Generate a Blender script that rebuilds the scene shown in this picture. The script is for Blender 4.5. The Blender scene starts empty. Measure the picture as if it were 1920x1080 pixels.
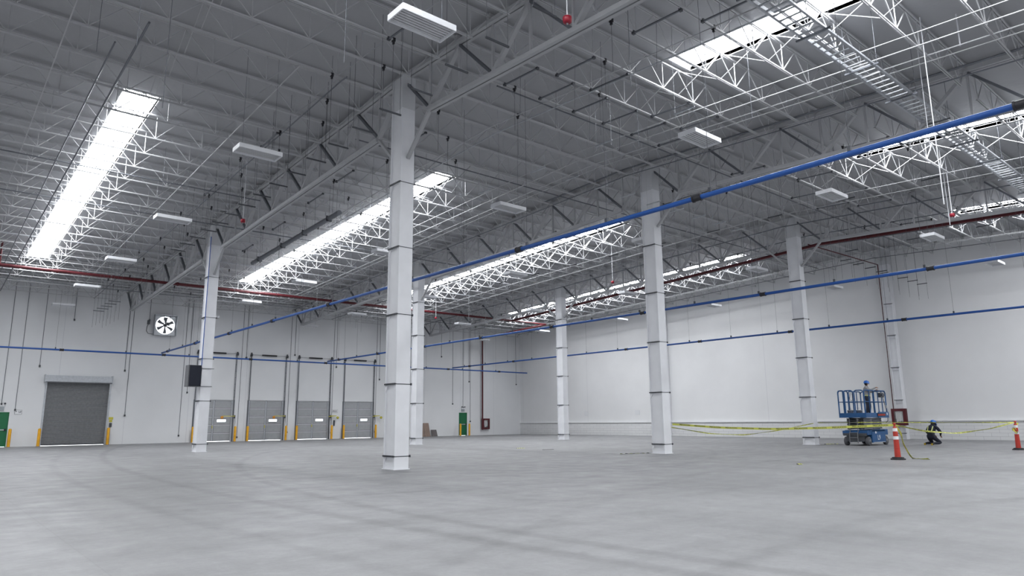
import bpy, bmesh, math, random
from mathutils import Vector, Matrix
random.seed(7)
sc = bpy.context.scene
COL = sc.collection
PI = math.pi

# ---------------------------------------------------------------- camera
CAM_H = 1.30
pitch, roll, yaw, foc = 0.1894, -0.0089, 0.7084, 1300.0
Fv = Vector((math.sin(yaw)*math.cos(pitch), math.cos(yaw)*math.cos(pitch), math.sin(pitch)))
Rv = Vector((math.cos(yaw), -math.sin(yaw), 0)); Uv = Rv.cross(Fv)
R2 = math.cos(roll)*Rv + math.sin(roll)*Uv
U2 = -math.sin(roll)*Rv + math.cos(roll)*Uv
cd = bpy.data.cameras.new('camera'); cam = bpy.data.objects.new('camera', cd); COL.objects.link(cam)
cam.matrix_world = Matrix(((R2.x, U2.x, -Fv.x, 0), (R2.y, U2.y, -Fv.y, 0), (R2.z, U2.z, -Fv.z, CAM_H), (0, 0, 0, 1)))
cd.sensor_width = 36; cd.lens = foc/1920*36; cd.clip_end = 300
sc.camera = cam
# ---------------------------------------------------------------- world and exposure
w = bpy.data.worlds.new('sky'); sc.world = w; w.use_nodes = True
w.node_tree.nodes['Background'].inputs[0].default_value = (0.93, 0.96, 1, 1)
w.node_tree.nodes['Background'].inputs[1].default_value = 3.0
SKY_PANEL = 32.5
sc.view_settings.view_transform = 'Standard'; sc.view_settings.look = 'None'
sc.view_settings.exposure = 0.0; sc.view_settings.gamma = 1; sc.view_settings.use_curve_mapping = False
sc.cycles.max_bounces = 10; sc.cycles.diffuse_bounces = 7; sc.cycles.use_denoising = True
sc.cycles.sample_clamp_indirect = 6

# ---------------------------------------------------------------- materials
def mat(name, col, rough=.6, metal=0, emit=None, es=1, bump=None, var=None, spec=.4):
    m = bpy.data.materials.new(name); m.use_nodes = True
    nt = m.node_tree; b = nt.nodes['Principled BSDF']
    b.inputs['Base Color'].default_value = (*col, 1); b.inputs['Roughness'].default_value = rough
    b.inputs['Metallic'].default_value = metal; b.inputs['Specular IOR Level'].default_value = spec
    if emit: b.inputs['Emission Color'].default_value = (*emit, 1); b.inputs['Emission Strength'].default_value = es
    if var:
        sc_, amt = var
        tc = nt.nodes.new('ShaderNodeTexCoord'); n = nt.nodes.new('ShaderNodeTexNoise'); n.inputs['Scale'].default_value = sc_
        n.inputs['Detail'].default_value = 5
        r = nt.nodes.new('ShaderNodeValToRGB')
        r.color_ramp.elements[0].position = .3; r.color_ramp.elements[1].position = .7
        r.color_ramp.elements[0].color = (*[c*(1-amt) for c in col], 1); r.color_ramp.elements[1].color = (*[min(1, c*(1+amt)) for c in col], 1)
        nt.links.new(tc.outputs['Object'], n.inputs['Vector']); nt.links.new(n.outputs['Fac'], r.inputs['Fac'])
        nt.links.new(r.outputs['Color'], b.inputs['Base Color'])
    return m
M = {}
M['white'] = mat('white_steel_paint', (.74, .75, .78), .45, var=(3, .04))
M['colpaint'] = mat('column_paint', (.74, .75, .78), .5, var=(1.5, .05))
M['coltop'] = mat('column_head_grey', (.58, .59, .61), .6, var=(1.5, .06))  # darker grey for the top stretch of each column
M['truss'] = mat('truss_paint', (.40, .405, .42), .5)
M['joist'] = mat('joist_paint', (.46, .465, .48), .5)
M['black'] = mat('black_metal', (.02, .02, .025), .5)
M['dark'] = mat('dark_steel', (.07, .075, .085), .45, .3)
M['galv'] = mat('galvanised_steel', (.45, .47, .5), .4, .5, var=(8, .1))
M['slat'] = mat('grey_slat_steel', (.20, .205, .215), .5, .3, var=(8, .1))
M['dockgrey'] = mat('dock_door_grey', (.36, .37, .385), .5, var=(5, .06))
M['galvd'] = mat('dark_galvanised', (.16, .17, .19), .45, .5)
M['blue'] = mat('blue_pipe_paint', (.016, .08, .31), .4)
M['liftblue'] = mat('blue_lift_paint', (.010, .070, .195), .45, var=(6, .12))
M['red'] = mat('red_pipe_paint', (.085, .008, .013), .5)
M['redbright'] = mat('red_enamel', (.25, .008, .022), .4)
M['yellow'] = mat('bollard_yellow', (.72, .36, .015), .5, var=(4, .1))
M['tape'] = mat('caution_tape_yellow', (.56, .58, .11), .45)
M['orange'] = mat('orange_plastic', (.40, .035, .022), .55, var=(7, .08))
M['mid'] = mat('mid_grey_steel', (.16, .165, .175), .6)
M['reflect'] = mat('white_reflective_band', (.75, .76, .78), .4)
M['rubber'] = mat('black_rubber', (.025, .025, .028), .8)
M['tyre'] = mat('grey_tyre', (.08, .082, .09), .8)
M['green'] = mat('green_door_paint', (.008, .13, .05), .4)
M['cardboard'] = mat('brown_board', (.23, .17, .14), .8, var=(3, .1))
M['greyboard'] = mat('grey_board', (.11, .10, .10), .8, var=(3, .1))
M['sign'] = mat('sign_white', (.72, .73, .75), .5)
M['signgrey'] = mat('sign_grey', (.3, .33, .35), .5)
M['ink'] = mat('black_ink', (.015, .015, .02), .5)
M['lamp'] = mat('lamp_reflector', (.62, .63, .65), .5)
M['tube'] = mat('lamp_tube', (.5, .51, .53), .3)
M['speaker'] = mat('dark_navy_grille', (.008, .011, .022), .7)
M['speakerside'] = mat('grey_side', (.12, .125, .135), .6, var=(30, .2))
M['skylight'] = mat('skylight_polycarbonate', (.8, .8, .8), .5, emit=(.96, .98, 1), es=SKY_PANEL)
M['hose'] = mat('white_hose', (.6, .6, .6), .8)
M['skin'] = mat('skin', (.30, .16, .10), .6)
M['hair'] = mat('dark_hair', (.015, .012, .01), .7)
M['helmet'] = mat('blue_helmet', (.015, .12, .45), .3)
M['shirt'] = mat('grey_shirt', (.27, .27, .28), .85, var=(12, .12))
M['jeans'] = mat('dark_jeans', (.022, .026, .042), .85, var=(10, .2))
M['navy'] = mat('navy_overalls', (.012, .014, .026), .85, var=(10, .2))
M['hivis'] = mat('reflective_stripe', (.6, .65, .25), .5)
M['boot'] = mat('boot', (.02, .018, .018), .7)
M['sole'] = mat('yellow_sole', (.45, .3, .02), .7)
M['bucket'] = mat('grey_bucket', (.42, .43, .45), .5)
M['amber'] = mat('amber_lamp', (.6, .25, .03), .4)
M['armyellow'] = mat('yellow_arm', (.5, .45, .05), .5)

def glass():
    m = bpy.data.materials.new('clear_pane'); m.use_nodes = True; nt = m.node_tree; nt.nodes.clear()
    o = nt.nodes.new('ShaderNodeOutputMaterial'); t = nt.nodes.new('ShaderNodeBsdfTransparent'); g = nt.nodes.new('ShaderNodeBsdfGlossy')
    g.inputs['Roughness'].default_value = .05; mx = nt.nodes.new('ShaderNodeMixShader'); mx.inputs[0].default_value = .08
    nt.links.new(t.outputs[0], mx.inputs[1]); nt.links.new(g.outputs[0], mx.inputs[2]); nt.links.new(mx.outputs[0], o.inputs[0]); return m
M['glass'] = glass()

def floor_mat():
    m = bpy.data.materials.new('concrete_floor'); m.use_nodes = True; nt = m.node_tree; b = nt.nodes['Principled BSDF']; N = nt.nodes.new; L = nt.links.new
    tc = N('ShaderNodeTexCoord')
    def noise(scale, detail, sx=1, sy=1, rot=0, rough=.6):
        mp = N('ShaderNodeMapping'); mp.inputs['Scale'].default_value = (sx, sy, 1); mp.inputs['Rotation'].default_value = (0, 0, rot)
        n = N('ShaderNodeTexNoise'); n.inputs['Scale'].default_value = scale; n.inputs['Detail'].default_value = detail; n.inputs['Roughness'].default_value = rough
        L(tc.outputs['Object'], mp.inputs[0]); L(mp.outputs[0], n.inputs['Vector']); return n.outputs['Fac']
    def ramp(f, p0, c0, p1, c1):
        r = N('ShaderNodeValToRGB'); e = r.color_ramp.elements; e[0].position = p0; e[1].position = p1; e[0].color = (c0, c0, c0, 1); e[1].color = (c1, c1, c1, 1); L(f, r.inputs[0]); return r.outputs[0]
    def mul(a, c):
        x = N('ShaderNodeMix'); x.data_type = 'RGBA'; x.blend_type = 'MULTIPLY'; x.inputs[0].default_value = 1; L(a, x.inputs[6]); L(c, x.inputs[7]); return x.outputs[2]
    c = ramp(noise(.22, 6), .32, .88, .68, 1.06)
    c = mul(c, ramp(noise(2.2, 8, rough=.75), .3, .90, .7, 1.05))
    c = mul(c, ramp(noise(14, 6, rough=.8), .3, .90, .7, 1.06))
    # trowel streaks
    c = mul(c, ramp(noise(.8, 6, .12, 1.6, .5), .33, .90, .6, 1.03))
    c = mul(c, ramp(noise(1.1, 6, 1.8, .1, .25), .30, .92, .6, 1.02))
    # curved tyre marks: thin rings of a very large radius
    for (cx, cy, rad, wd, dk) in ((106, 15.2, 101.4, .13, .82), (106, 15.2, 103.0, .10, .90), (48.4, 8.4, 42.8, .11, .85), (9.9, 36, 24.5, .10, .91), (9.4, -11.25, 15.4, .12, .90), (30, -40, 52.5, .10, .91), (44, 30, 26, .10, .92)):
        mp = N('ShaderNodeMapping'); mp.inputs['Location'].default_value = (-cx, -cy, 0); L(tc.outputs['Object'], mp.inputs[0])
        ln = N('ShaderNodeVectorMath'); ln.operation = 'LENGTH'; L(mp.outputs[0], ln.inputs[0])
        s = N('ShaderNodeMath'); s.operation = 'SUBTRACT'; L(ln.outputs['Value'], s.inputs[0]); s.inputs[1].default_value = rad
        a = N('ShaderNodeMath'); a.operation = 'ABSOLUTE'; L(s.outputs[0], a.inputs[0])
        d = N('ShaderNodeMath'); d.operation = 'MULTIPLY_ADD'; L(noise(3, 5), d.inputs[0]); d.inputs[1].default_value = -.12; L(a.outputs[0], d.inputs[2])
        c = mul(c, ramp(d.outputs[0], 0, dk, wd, 1))
    # saw-cut joints in a 6 m grid
    sp = N('ShaderNodeSeparateXYZ'); L(tc.outputs['Object'], sp.inputs[0])
    for ax, off in (('X', 4.5), ('Y', 5.33)):
        ad = N('ShaderNodeMath'); ad.operation = 'ADD'; L(sp.outputs[ax], ad.inputs[0]); ad.inputs[1].default_value = off + 600
        md = N('ShaderNodeMath'); md.operation = 'PINGPONG'; L(ad.outputs[0], md.inputs[0]); md.inputs[1].default_value = 3
        c = mul(c, ramp(md.outputs[0], 0.004, .93, .012, 1))
    t = N('ShaderNodeMix'); t.data_type = 'RGBA'; t.blend_type = 'MULTIPLY'; t.inputs[0].default_value = 1; L(c, t.inputs[6]); t.inputs[7].default_value = (.238, .240, .248, 1)
    L(t.outputs[2], b.inputs['Base Color'])
    rr = ramp(noise(1.5, 5), .3, .42, .7, .62); L(rr, b.inputs['Roughness'])
    bp = N('ShaderNodeBump'); bp.inputs['Strength'].default_value = .15; bp.inputs['Distance'].default_value = .02; L(noise(9, 8), bp.inputs['Height']); L(bp.outputs[0], b.inputs['Normal'])
    b.inputs['Specular IOR Level'].default_value = .35
    return m
M['floor'] = floor_mat()

def wall_mat(name, col, brick=False, panels=None):
    m = bpy.data.materials.new(name); m.use_nodes = True; nt = m.node_tree; b = nt.nodes['Principled BSDF']; N = nt.nodes.new; L = nt.links.new
    tc = N('ShaderNodeTexCoord'); n = N('ShaderNodeTexNoise'); n.inputs['Scale'].default_value = .35; n.inputs['Detail'].default_value = 8; L(tc.outputs['Object'], n.inputs['Vector'])
    r = N('ShaderNodeValToRGB'); e = r.color_ramp.elements; e[0].position = .3; e[1].position = .7
    e[0].color = (*[c*.95 for c in col], 1); e[1].color = (*[min(1, c*1.03) for c in col], 1); L(n.outputs['Fac'], r.inputs[0])
    out = r.outputs[0]
    if brick:
        sp = N('ShaderNodeSeparateXYZ'); L(tc.outputs['Object'], sp.inputs[0]); cb = N('ShaderNodeCombineXYZ'); L(sp.outputs['Y'], cb.inputs[0]); L(sp.outputs['Z'], cb.inputs[1])
        br = N('ShaderNodeTexBrick'); br.inputs['Scale'].default_value = 1; br.inputs['Brick Width'].default_value = .8; br.inputs['Row Height'].default_value = .2
        br.inputs['Mortar Size'].default_value = .008; br.inputs['Color1'].default_value = (1, 1, 1, 1); br.inputs['Color2'].default_value = (.95, .95, .95, 1); br.inputs['Mortar'].default_value = (.66, .66, .68, 1)
        L(cb.outputs[0], br.inputs['Vector'])
        x = N('ShaderNodeMix'); x.data_type = 'RGBA'; x.blend_type = 'MULTIPLY'; x.inputs[0].default_value = 1; L(out, x.inputs[6]); L(br.outputs['Color'], x.inputs[7]); out = x.outputs[2]
    if panels:
        ax, pitch_, off = panels
        sp = N('ShaderNodeSeparateXYZ'); L(tc.outputs['Object'], sp.inputs[0]); ad = N('ShaderNodeMath'); ad.operation = 'ADD'; L(sp.outputs[ax], ad.inputs[0]); ad.inputs[1].default_value = off + pitch_*100
        md = N('ShaderNodeMath'); md.operation = 'PINGPONG'; L(ad.outputs[0], md.inputs[0]); md.inputs[1].default_value = pitch_/2
        rp = N('ShaderNodeValToRGB'); q = rp.color_ramp.elements; q[0].position = .008; q[1].position = .02; q[0].color = (.82, .82, .84, 1); q[1].color = (1, 1, 1, 1); L(md.outputs[0], rp.inputs[0])
        x = N('ShaderNodeMix'); x.data_type = 'RGBA'; x.blend_type = 'MULTIPLY'; x.inputs[0].default_value = 1; L(out, x.inputs[6]); L(rp.outputs[0], x.inputs[7]); out = x.outputs[2]
    L(out, b.inputs['Base Color']); b.inputs['Roughness'].default_value = .7; b.inputs['Specular IOR Level'].default_value = .2
    return m
M['wallback'] = wall_mat('back_wall_paint', (.70, .71, .725), panels=('X', 4.0, 1.0))
M['wallright'] = wall_mat('right_wall_paint', (.76, .765, .775), panels=('Y', 8.8, 0.1))
M['block'] = wall_mat('painted_block', (.74, .745, .75), brick=True)

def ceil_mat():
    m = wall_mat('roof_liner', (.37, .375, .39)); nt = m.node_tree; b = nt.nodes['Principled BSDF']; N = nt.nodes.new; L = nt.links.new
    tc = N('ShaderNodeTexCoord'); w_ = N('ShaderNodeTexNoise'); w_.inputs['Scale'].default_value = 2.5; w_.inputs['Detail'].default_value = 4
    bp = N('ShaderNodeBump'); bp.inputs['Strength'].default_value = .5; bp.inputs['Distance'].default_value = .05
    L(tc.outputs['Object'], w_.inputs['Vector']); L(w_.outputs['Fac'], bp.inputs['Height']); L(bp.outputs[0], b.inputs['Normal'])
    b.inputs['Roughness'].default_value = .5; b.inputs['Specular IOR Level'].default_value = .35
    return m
M['ceil'] = ceil_mat()

# ---------------------------------------------------------------- mesh builder
class MB:
    def __init__(s): s.v = []; s.f = []; s.mi = []; s.sm = []
    def add(s, vs, fs, mi=0, smooth=False):
        o = len(s.v); s.v += [tuple(v) for v in vs]; s.f += [tuple(i+o for i in f) for f in fs]; s.mi += [mi]*len(fs); s.sm += [smooth]*len(fs); return s
    def box(s, x0, x1, y0, y1, z0, z1, mi=0):
        vs = [(x, y, z) for z in (z0, z1) for y in (y0, y1) for x in (x0, x1)]
        return s.add(vs, [(0, 2, 3, 1), (4, 5, 7, 6), (0, 1, 5, 4), (2, 6, 7, 3), (0, 4, 6, 2), (1, 3, 7, 5)], mi)
    def bar(s, a, b, w_, h, mi=0, up=(0, 0, 1)):
        a = Vector(a); b = Vector(b); d = (b-a).normalized(); u = Vector(up)
        if abs(d.dot(u)) > .98: u = Vector((0, 1, 0)) if abs(d.y) < .9 else Vector((1, 0, 0))
        sd = d.cross(u).normalized(); u = sd.cross(d)
        vs = [p+sd*i*w_/2+u*j*h/2 for p in (a, b) for i, j in ((-1, -1), (1, -1), (1, 1), (-1, 1))]
        return s.add(vs, [(0, 3, 2, 1), (4, 5, 6, 7), (0, 1, 5, 4), (1, 2, 6, 5), (2, 3, 7, 6), (3, 0, 4, 7)], mi)
    def tube(s, pts, r, n=8, mi=0, rs=None):
        pts = [Vector(p) for p in pts]; rings = []
        for i, p in enumerate(pts):
            d = ((pts[min(i+1, len(pts)-1)]-p).normalized() + (p-pts[max(i-1, 0)]).normalized()); d = d.normalized()
            u = Vector((0, 0, 1)) if abs(d.z) < .9 else Vector((0, 1, 0))
            a = d.cross(u).normalized(); b = a.cross(d); rr = rs[i] if rs else r
            rings.append([p+a*rr*math.cos(2*PI*k/n)+b*rr*math.sin(2*PI*k/n) for k in range(n)])
        vs = [v for g in rings for v in g]; fs = []
        for i in range(len(pts)-1):
            for k in range(n): fs.append((i*n+k, i*n+(k+1) % n, (i+1)*n+(k+1) % n, (i+1)*n+k))
        s.add(vs, fs, mi, True); s.add(rings[0], [tuple(range(n))[::-1]], mi); s.add(rings[-1], [tuple(range(n))], mi); return s
    def lathe(s, prof, c=(0, 0, 0), n=20, mi=0, axis='z', smooth=True):
        vs = []
        for r, z in prof:
            for k in range(n):
                a = 2*PI*k/n; x, y = r*math.cos(a), r*math.sin(a)
                p = {'z': (x, y, z), 'x': (z, x, y), 'y': (x, z, y)}[axis]; vs.append((p[0]+c[0], p[1]+c[1], p[2]+c[2]))
        fs = [(i*n+k, i*n+(k+1) % n, (i+1)*n+(k+1) % n, (i+1)*n+k) for i in range(len(prof)-1) for k in range(n)]
        return s.add(vs, fs, mi, smooth)
    def build(s, name, m, parent=None, loc=None):
        me = bpy.data.meshes.new(name); me.from_pydata(s.v, [], s.f)
        for q in (m if isinstance(m, (list, tuple)) else [m]): me.materials.append(M[q])
        me.polygons.foreach_set('material_index', s.mi); me.polygons.foreach_set('use_smooth', s.sm); me.update()
        bm = bmesh.new(); bm.from_mesh(me); bmesh.ops.recalc_face_normals(bm, faces=bm.faces); bm.to_mesh(me); bm.free()
        o = bpy.data.objects.new(name, me); COL.objects.link(o)
        if parent: o.parent = parent
        if loc: o.location = loc
        return o
def tag(o, label=None, cat=None, group=None, kind=None):
    if label: o['label'] = label
    if cat: o['category'] = cat
    if group: o['group'] = group
    if kind: o['kind'] = kind
    return o
def thing(name, label, cat, loc=(0, 0, 0), rz=0, group=None):
    o = bpy.data.objects.new(name, None); COL.objects.link(o); o.location = loc; o.rotation_euler = (0, 0, rz); o.empty_display_size = .1
    return tag(o, label, cat, group)
def struct(o): o['kind'] = 'structure'; return o
KIDS = {}
def dup(root, loc, rz=None, label=None, group=None, scale=None):
    kids = {}
    for c in bpy.data.objects:
        if c.parent: kids.setdefault(c.parent.name, []).append(c)
    def cp(o, par):
        c = o.copy(); COL.objects.link(c)
        if par: c.parent = par
        for k in kids.get(o.name, []): cp(k, c)
        return c
    r = cp(root, None); r.location = loc
    if rz is not None: r.rotation_euler = (0, 0, rz)
    if scale: r.scale = scale
    return tag(r, label, group=group)
def ordw(n):
    b = ['zeroth', 'first', 'second', 'third', 'fourth', 'fifth', 'sixth', 'seventh', 'eighth', 'ninth', 'tenth', 'eleventh', 'twelfth', 'thirteenth', 'fourteenth', 'fifteenth', 'sixteenth', 'seventeenth', 'eighteenth', 'nineteenth']
    if n < 20: return b[n]
    t = {2: 'twent', 3: 'thirt', 4: 'fort'}[n//10]
    return t+'ieth' if n % 10 == 0 else t+'y-'+b[n % 10]
_tc = {}
def text_mesh(txt):
    if txt in _tc: return _tc[txt]
    c = bpy.data.curves.new('t', 'FONT'); c.body = txt; c.size = 1; c.resolution_u = 2; c.align_x = 'CENTER'; c.align_y = 'CENTER'; c.offset = .012
    o = bpy.data.objects.new('t', c); COL.objects.link(o); bpy.context.view_layer.update()
    me = bpy.data.meshes.new_from_object(o.evaluated_get(bpy.context.evaluated_depsgraph_get()))
    vs = [v.co.copy() for v in me.vertices]; fs = [tuple(p.vertices) for p in me.polygons]
    bpy.data.objects.remove(o); bpy.data.curves.remove(c); bpy.data.meshes.remove(me); _tc[txt] = (vs, fs); return vs, fs

# ---------------------------------------------------------------- hall dimensions
XW, YW = 46.5, 53.1             # right wall, back wall
RIDGE_Y, RIDGE_Z, SL = 17.33, 12.04, .043
def zdeck(y): return RIDGE_Z - SL*abs(y-RIDGE_Y)
BAYS = [(-1.5, 10.5), (10.5, 22.5), (22.5, 34.5), (34.5, 46.5)]
BAYNAME = ['over the roll-up door bay', 'over the dock door bay', 'over the middle bay', 'beside the long white wall']
JP = 17.6/12
SKYX = [4.5, 16.4, 27.9, 40.2]; SKW = .53
XL, YF = -13.5, -18.0

# floor
b = MB(); b.box(XL-.3, XW+.3, YF-.3, YW+.3, -.25, 0); struct(b.build('floor', 'floor'))
# walls
def wall_y(name, y0, y1, x0, x1, z1, holes, m):
    xs = sorted({x0, x1, *[h[0] for h in holes], *[h[1] for h in holes]}); zs = sorted({0, z1, *[h[2] for h in holes], *[h[3] for h in holes]})
    b = MB()
    for i in range(len(xs)-1):
        j = 0
        while j < len(zs)-1:
            cx, cz = (xs[i]+xs[i+1])/2, (zs[j]+zs[j+1])/2
            if any(h[0] < cx < h[1] and h[2] < cz < h[3] for h in holes): j += 1; continue
            k = j
            while k+1 < len(zs)-1 and not any(h[0] < cx < h[1] and h[2] < (zs[k+1]+zs[k+2])/2 < h[3] for h in holes): k += 1
            b.box(xs[i], xs[i+1], y0, y1, zs[j], zs[k+1]); j = k+1
    return struct(b.build(name, m))
DOCKS = [15.45, 19.3, 23.1, 27.1]; DW, DH = 2.68, 3.0
FAN = (12.3, 13.7, 7.46, 8.84)
ROLL = (6.42, 9.94, 4.0)
holes = [(x, x+DW, 0, DH) for x in DOCKS] + [FAN, (ROLL[0], ROLL[1], 0, ROLL[2]), (3.72, 4.64, 0, 2.1), (38.85, 39.77, 0, 2.1)]
wall_y('wall_back', YW, YW+.25, XL, XW+.25, 12.3, holes, 'wallback')
b = MB(); b.box(XW, XW+.25, YF, YW, 1.12, 12.3); struct(b.build('wall_right', 'wallright'))
b = MB(); b.box(XL-.25, XL, YF, YW, 0, 12.3); struct(b.build('wall_left', 'wallright'))
b = MB(); b.box(XL, XW+.25, YF-.25, YF, 0, 12.3); struct(b.build('wall_front', 'wallright'))
b = MB(); b.box(XW-.09, XW+.25, YF, YW, 0, 1.10); struct(b.build('trim_1', 'block'))
b = MB(); b.box(XW-.16, XW+.25, YF, YW, 1.07, 1.12); struct(b.build('trim_2', 'wallright'))
# ceiling with the skylight openings
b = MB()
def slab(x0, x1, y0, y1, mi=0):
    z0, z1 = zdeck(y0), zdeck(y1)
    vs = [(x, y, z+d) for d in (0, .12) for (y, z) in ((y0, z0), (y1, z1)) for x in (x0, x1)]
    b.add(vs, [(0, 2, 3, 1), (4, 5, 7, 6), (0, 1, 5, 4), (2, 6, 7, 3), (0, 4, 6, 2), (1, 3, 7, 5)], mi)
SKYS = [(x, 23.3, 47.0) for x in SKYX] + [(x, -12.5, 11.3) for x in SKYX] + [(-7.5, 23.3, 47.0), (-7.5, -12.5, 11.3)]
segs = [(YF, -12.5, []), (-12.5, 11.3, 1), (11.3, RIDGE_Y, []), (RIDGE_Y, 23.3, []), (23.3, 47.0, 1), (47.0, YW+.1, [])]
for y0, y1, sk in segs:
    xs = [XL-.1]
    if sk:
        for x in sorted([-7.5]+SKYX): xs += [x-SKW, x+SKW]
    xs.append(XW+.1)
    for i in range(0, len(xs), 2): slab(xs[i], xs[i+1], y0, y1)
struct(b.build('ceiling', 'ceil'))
for i, (x, y0, y1) in enumerate(SKYS):
    z0, z1 = zdeck(y0)+.22, zdeck(y1)+.22
    b = MB(); b.add([(x-SKW, y0, z0), (x+SKW, y0, z0), (x+SKW, y1, z1), (x-SKW, y1, z1)], [(0, 1, 2, 3)])
    p = b.build('window_%d' % (i+1), 'skylight'); struct(p)
    c = MB()
    for sx in (-1, 1):
        c.bar((x+sx*(SKW+.015), y0, z0-.10), (x+sx*(SKW+.015), y1, z1-.10), .03, .26)
    for yy, zz in ((y0, z0), (y1, z1)): c.bar((x-SKW, yy, zz-.1), (x+SKW, yy, zz-.1), .03, .26)
    c.build('window_frame', 'white', p)
    g = MB(); n = 16
    for k in range(1, n):
        yy = y0+(y1-y0)*k/n; g.bar((x-SKW, yy, zdeck(yy)+.19), (x+SKW, yy, zdeck(yy)+.19), .03, .03)
    g.build('glazing_bar', 'white', p)

# ---------------------------------------------------------------- steel columns
FL, DP = .46, .60
def column(x, y, ztop, label, wall=False):
    t = thing('steel_column', label, 'column', (x, y, 0), 0, 'white steel columns of the hall'); t['kind'] = 'thing'
    hx, hy, tf, tw = FL/2, DP/2, .03, .03
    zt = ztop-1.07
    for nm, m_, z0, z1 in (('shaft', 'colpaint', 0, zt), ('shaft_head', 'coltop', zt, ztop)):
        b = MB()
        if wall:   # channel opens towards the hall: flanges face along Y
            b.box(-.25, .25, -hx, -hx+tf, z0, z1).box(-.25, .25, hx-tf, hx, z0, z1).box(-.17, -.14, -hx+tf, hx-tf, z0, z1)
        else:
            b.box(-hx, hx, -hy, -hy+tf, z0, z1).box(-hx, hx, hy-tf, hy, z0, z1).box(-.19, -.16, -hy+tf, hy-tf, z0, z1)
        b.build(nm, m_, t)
    z = .36; k = 0
    while z < zt-.4:
        b = MB(); c = MB()
        if wall:
            b.box(-.24, -.17, -hx+tf, hx-tf, z-.03, z); b.box(-.235, -.17, -hx+tf, hx-tf, z-.16, z-.14)
            c.box(-.27, -.25, -hx-.03, hx+.03, z-.015, z+.02)
        else:
            b.box(-hx+.005, -.19, -hy+tf, hy-tf, z-.03, z)
            for s in (-1, 1):   # sloping gusset under each plate
                ya, yb = s*(hy-tf), s*(hy-tf-.10)
                b.add([(-hx+.005, ya, z-.03), (-.19, ya, z-.03), (-.19, ya, z-.22), (-hx+.005, ya, z-.22), (-hx+.005, yb, z-.03), (-.19, yb, z-.03)],
                      [(0, 1, 2, 3), (0, 4, 5, 1), (3, 2, 5, 4), (0, 3, 4), (1, 5, 2)])
            c.box(-hx-.02, -hx, -hy-.02, hy+.02, z-.012, z+.022); c.box(-hx-.02, hx+.05, -hy-.014, -hy, z-.006, z+.012)
            c.box(hx+.02, hx+.05, -hy-.03, -hy+.03, z-.03, z+.03)
            for q in range(9): c.box(-hx-.035, -hx-.02, -hy+.02+q*.065, -hy+.05+q*.065, z-.02, z+.03)
        b.build('stiffener', 'colpaint', t); c.build('strap', 'dark', t); z += 1.99
    if not wall:
        b = MB(); b.box(-hx-.03, hx+.03, -hy-.03, hy+.03, 0, .025); b.build('base_plate', 'colpaint', t)
    return t
CX = [10.5, 22.5, 34.5]; CY = [17.33, 34.93]
cn = {(10.5, 17.33): 'broad white steel column nearest the camera with dark straps', (10.5, 34.93): 'white steel column carrying the dark loudspeaker box',
      (22.5, 17.33): 'tall white steel column where the caution tape starts', (22.5, 34.93): 'white steel column just behind the nearest column, by the leaning boards',
      (34.5, 17.33): 'white steel column next to the blue scissor lift', (34.5, 34.93): 'white steel column by the two wall signs'}
for (x, y), lb in cn.items(): column(x, y, zdeck(y)-.285, lb)
column(XW-.27, 17.33, zdeck(17.33)-.1, 'white wall column behind the red fire hose cabinet', True)
column(XW-.27, 34.93, zdeck(34.93)-.1, 'white wall column showing behind the tape-tied column', True)
column(10.5, -.27, zdeck(-.27)-.1, 'white steel column behind the camera')

# ---------------------------------------------------------------- girder trusses (along Y)
GD = 1.52
def chord(mb, a, b_, w_=.20, h=.11):
    # double-angle chord with a gap
    a = Vector(a); b_ = Vector(b_)
    for s in (-1, 1):
        o = Vector((s*(w_/4+.012), 0, 0)); mb.bar(a+o, b_+o, w_/2-.02, h)
def girder(x, y0, y1, label):
    z0, z1 = zdeck(y0)-.22, zdeck(y1)-.22
    t = thing('girder_truss', label, 'truss', (x, y0, z0), 0, 'girder trusses between the columns')
    L = y1-y0; n = 12; st = L/n; s_ = (z1-z0)/L
    P = lambda k, d: (0, k*st, k*st*s_-d)
    b = MB(); chord(b, P(0, 0), P(n, 0), .24, .12); b.build('top_chord', 'truss', t)
    b = MB(); chord(b, P(1, GD), P(n-1, GD), .24, .12); b.build('bottom_chord', 'truss', t)
    for k in range(n):
        b = MB(); a, c = (P(k, .05), P(k+1, GD-.05)) if k % 2 == 0 else (P(k, GD-.05), P(k+1, .05))
        comp = k % 2 == 0
        if comp: b.bar(a, c, .13, .10)
        else:
            for s in (-1, 1): b.bar((s*.035, a[1], a[2]), (s*.035, c[1], c[2]), .04, .07)
        b.build('diagonal', 'truss' if comp else 'galvd', t)
    for k in range(1, n):
        b = MB(); b.bar(P(k, .05), P(k, GD-.04), .07, .06); b.build('vertical', 'truss', t)
    for k, s in ((1, -1), (n-1, 1)):
        if s > 0 and y1 > YW-1: continue
        b = MB(); p = P(k, GD); yc = (0 if s < 0 else L) - s*.31*-1*-1
        yc = .31 if s < 0 else L-.31
        b.bar(p, (0, yc, p[2]-1.15), .11, .08); b.build('knee_brace', 'truss', t)
    return t
rows = [(-.27, 17.33, 'running towards the camera'), (17.33, 34.93, 'between the two column rows'), (34.93, YW-.03, 'reaching the back wall')]
gl = {10.5: 'grey-white girder truss on the nearest column line', 22.5: 'grey-white girder truss on the middle column line', 34.5: 'grey-white girder truss on the far column line'}
for x in CX:
    for y0, y1, nm in rows: girder(x, y0, y1, gl[x]+' '+nm)

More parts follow.
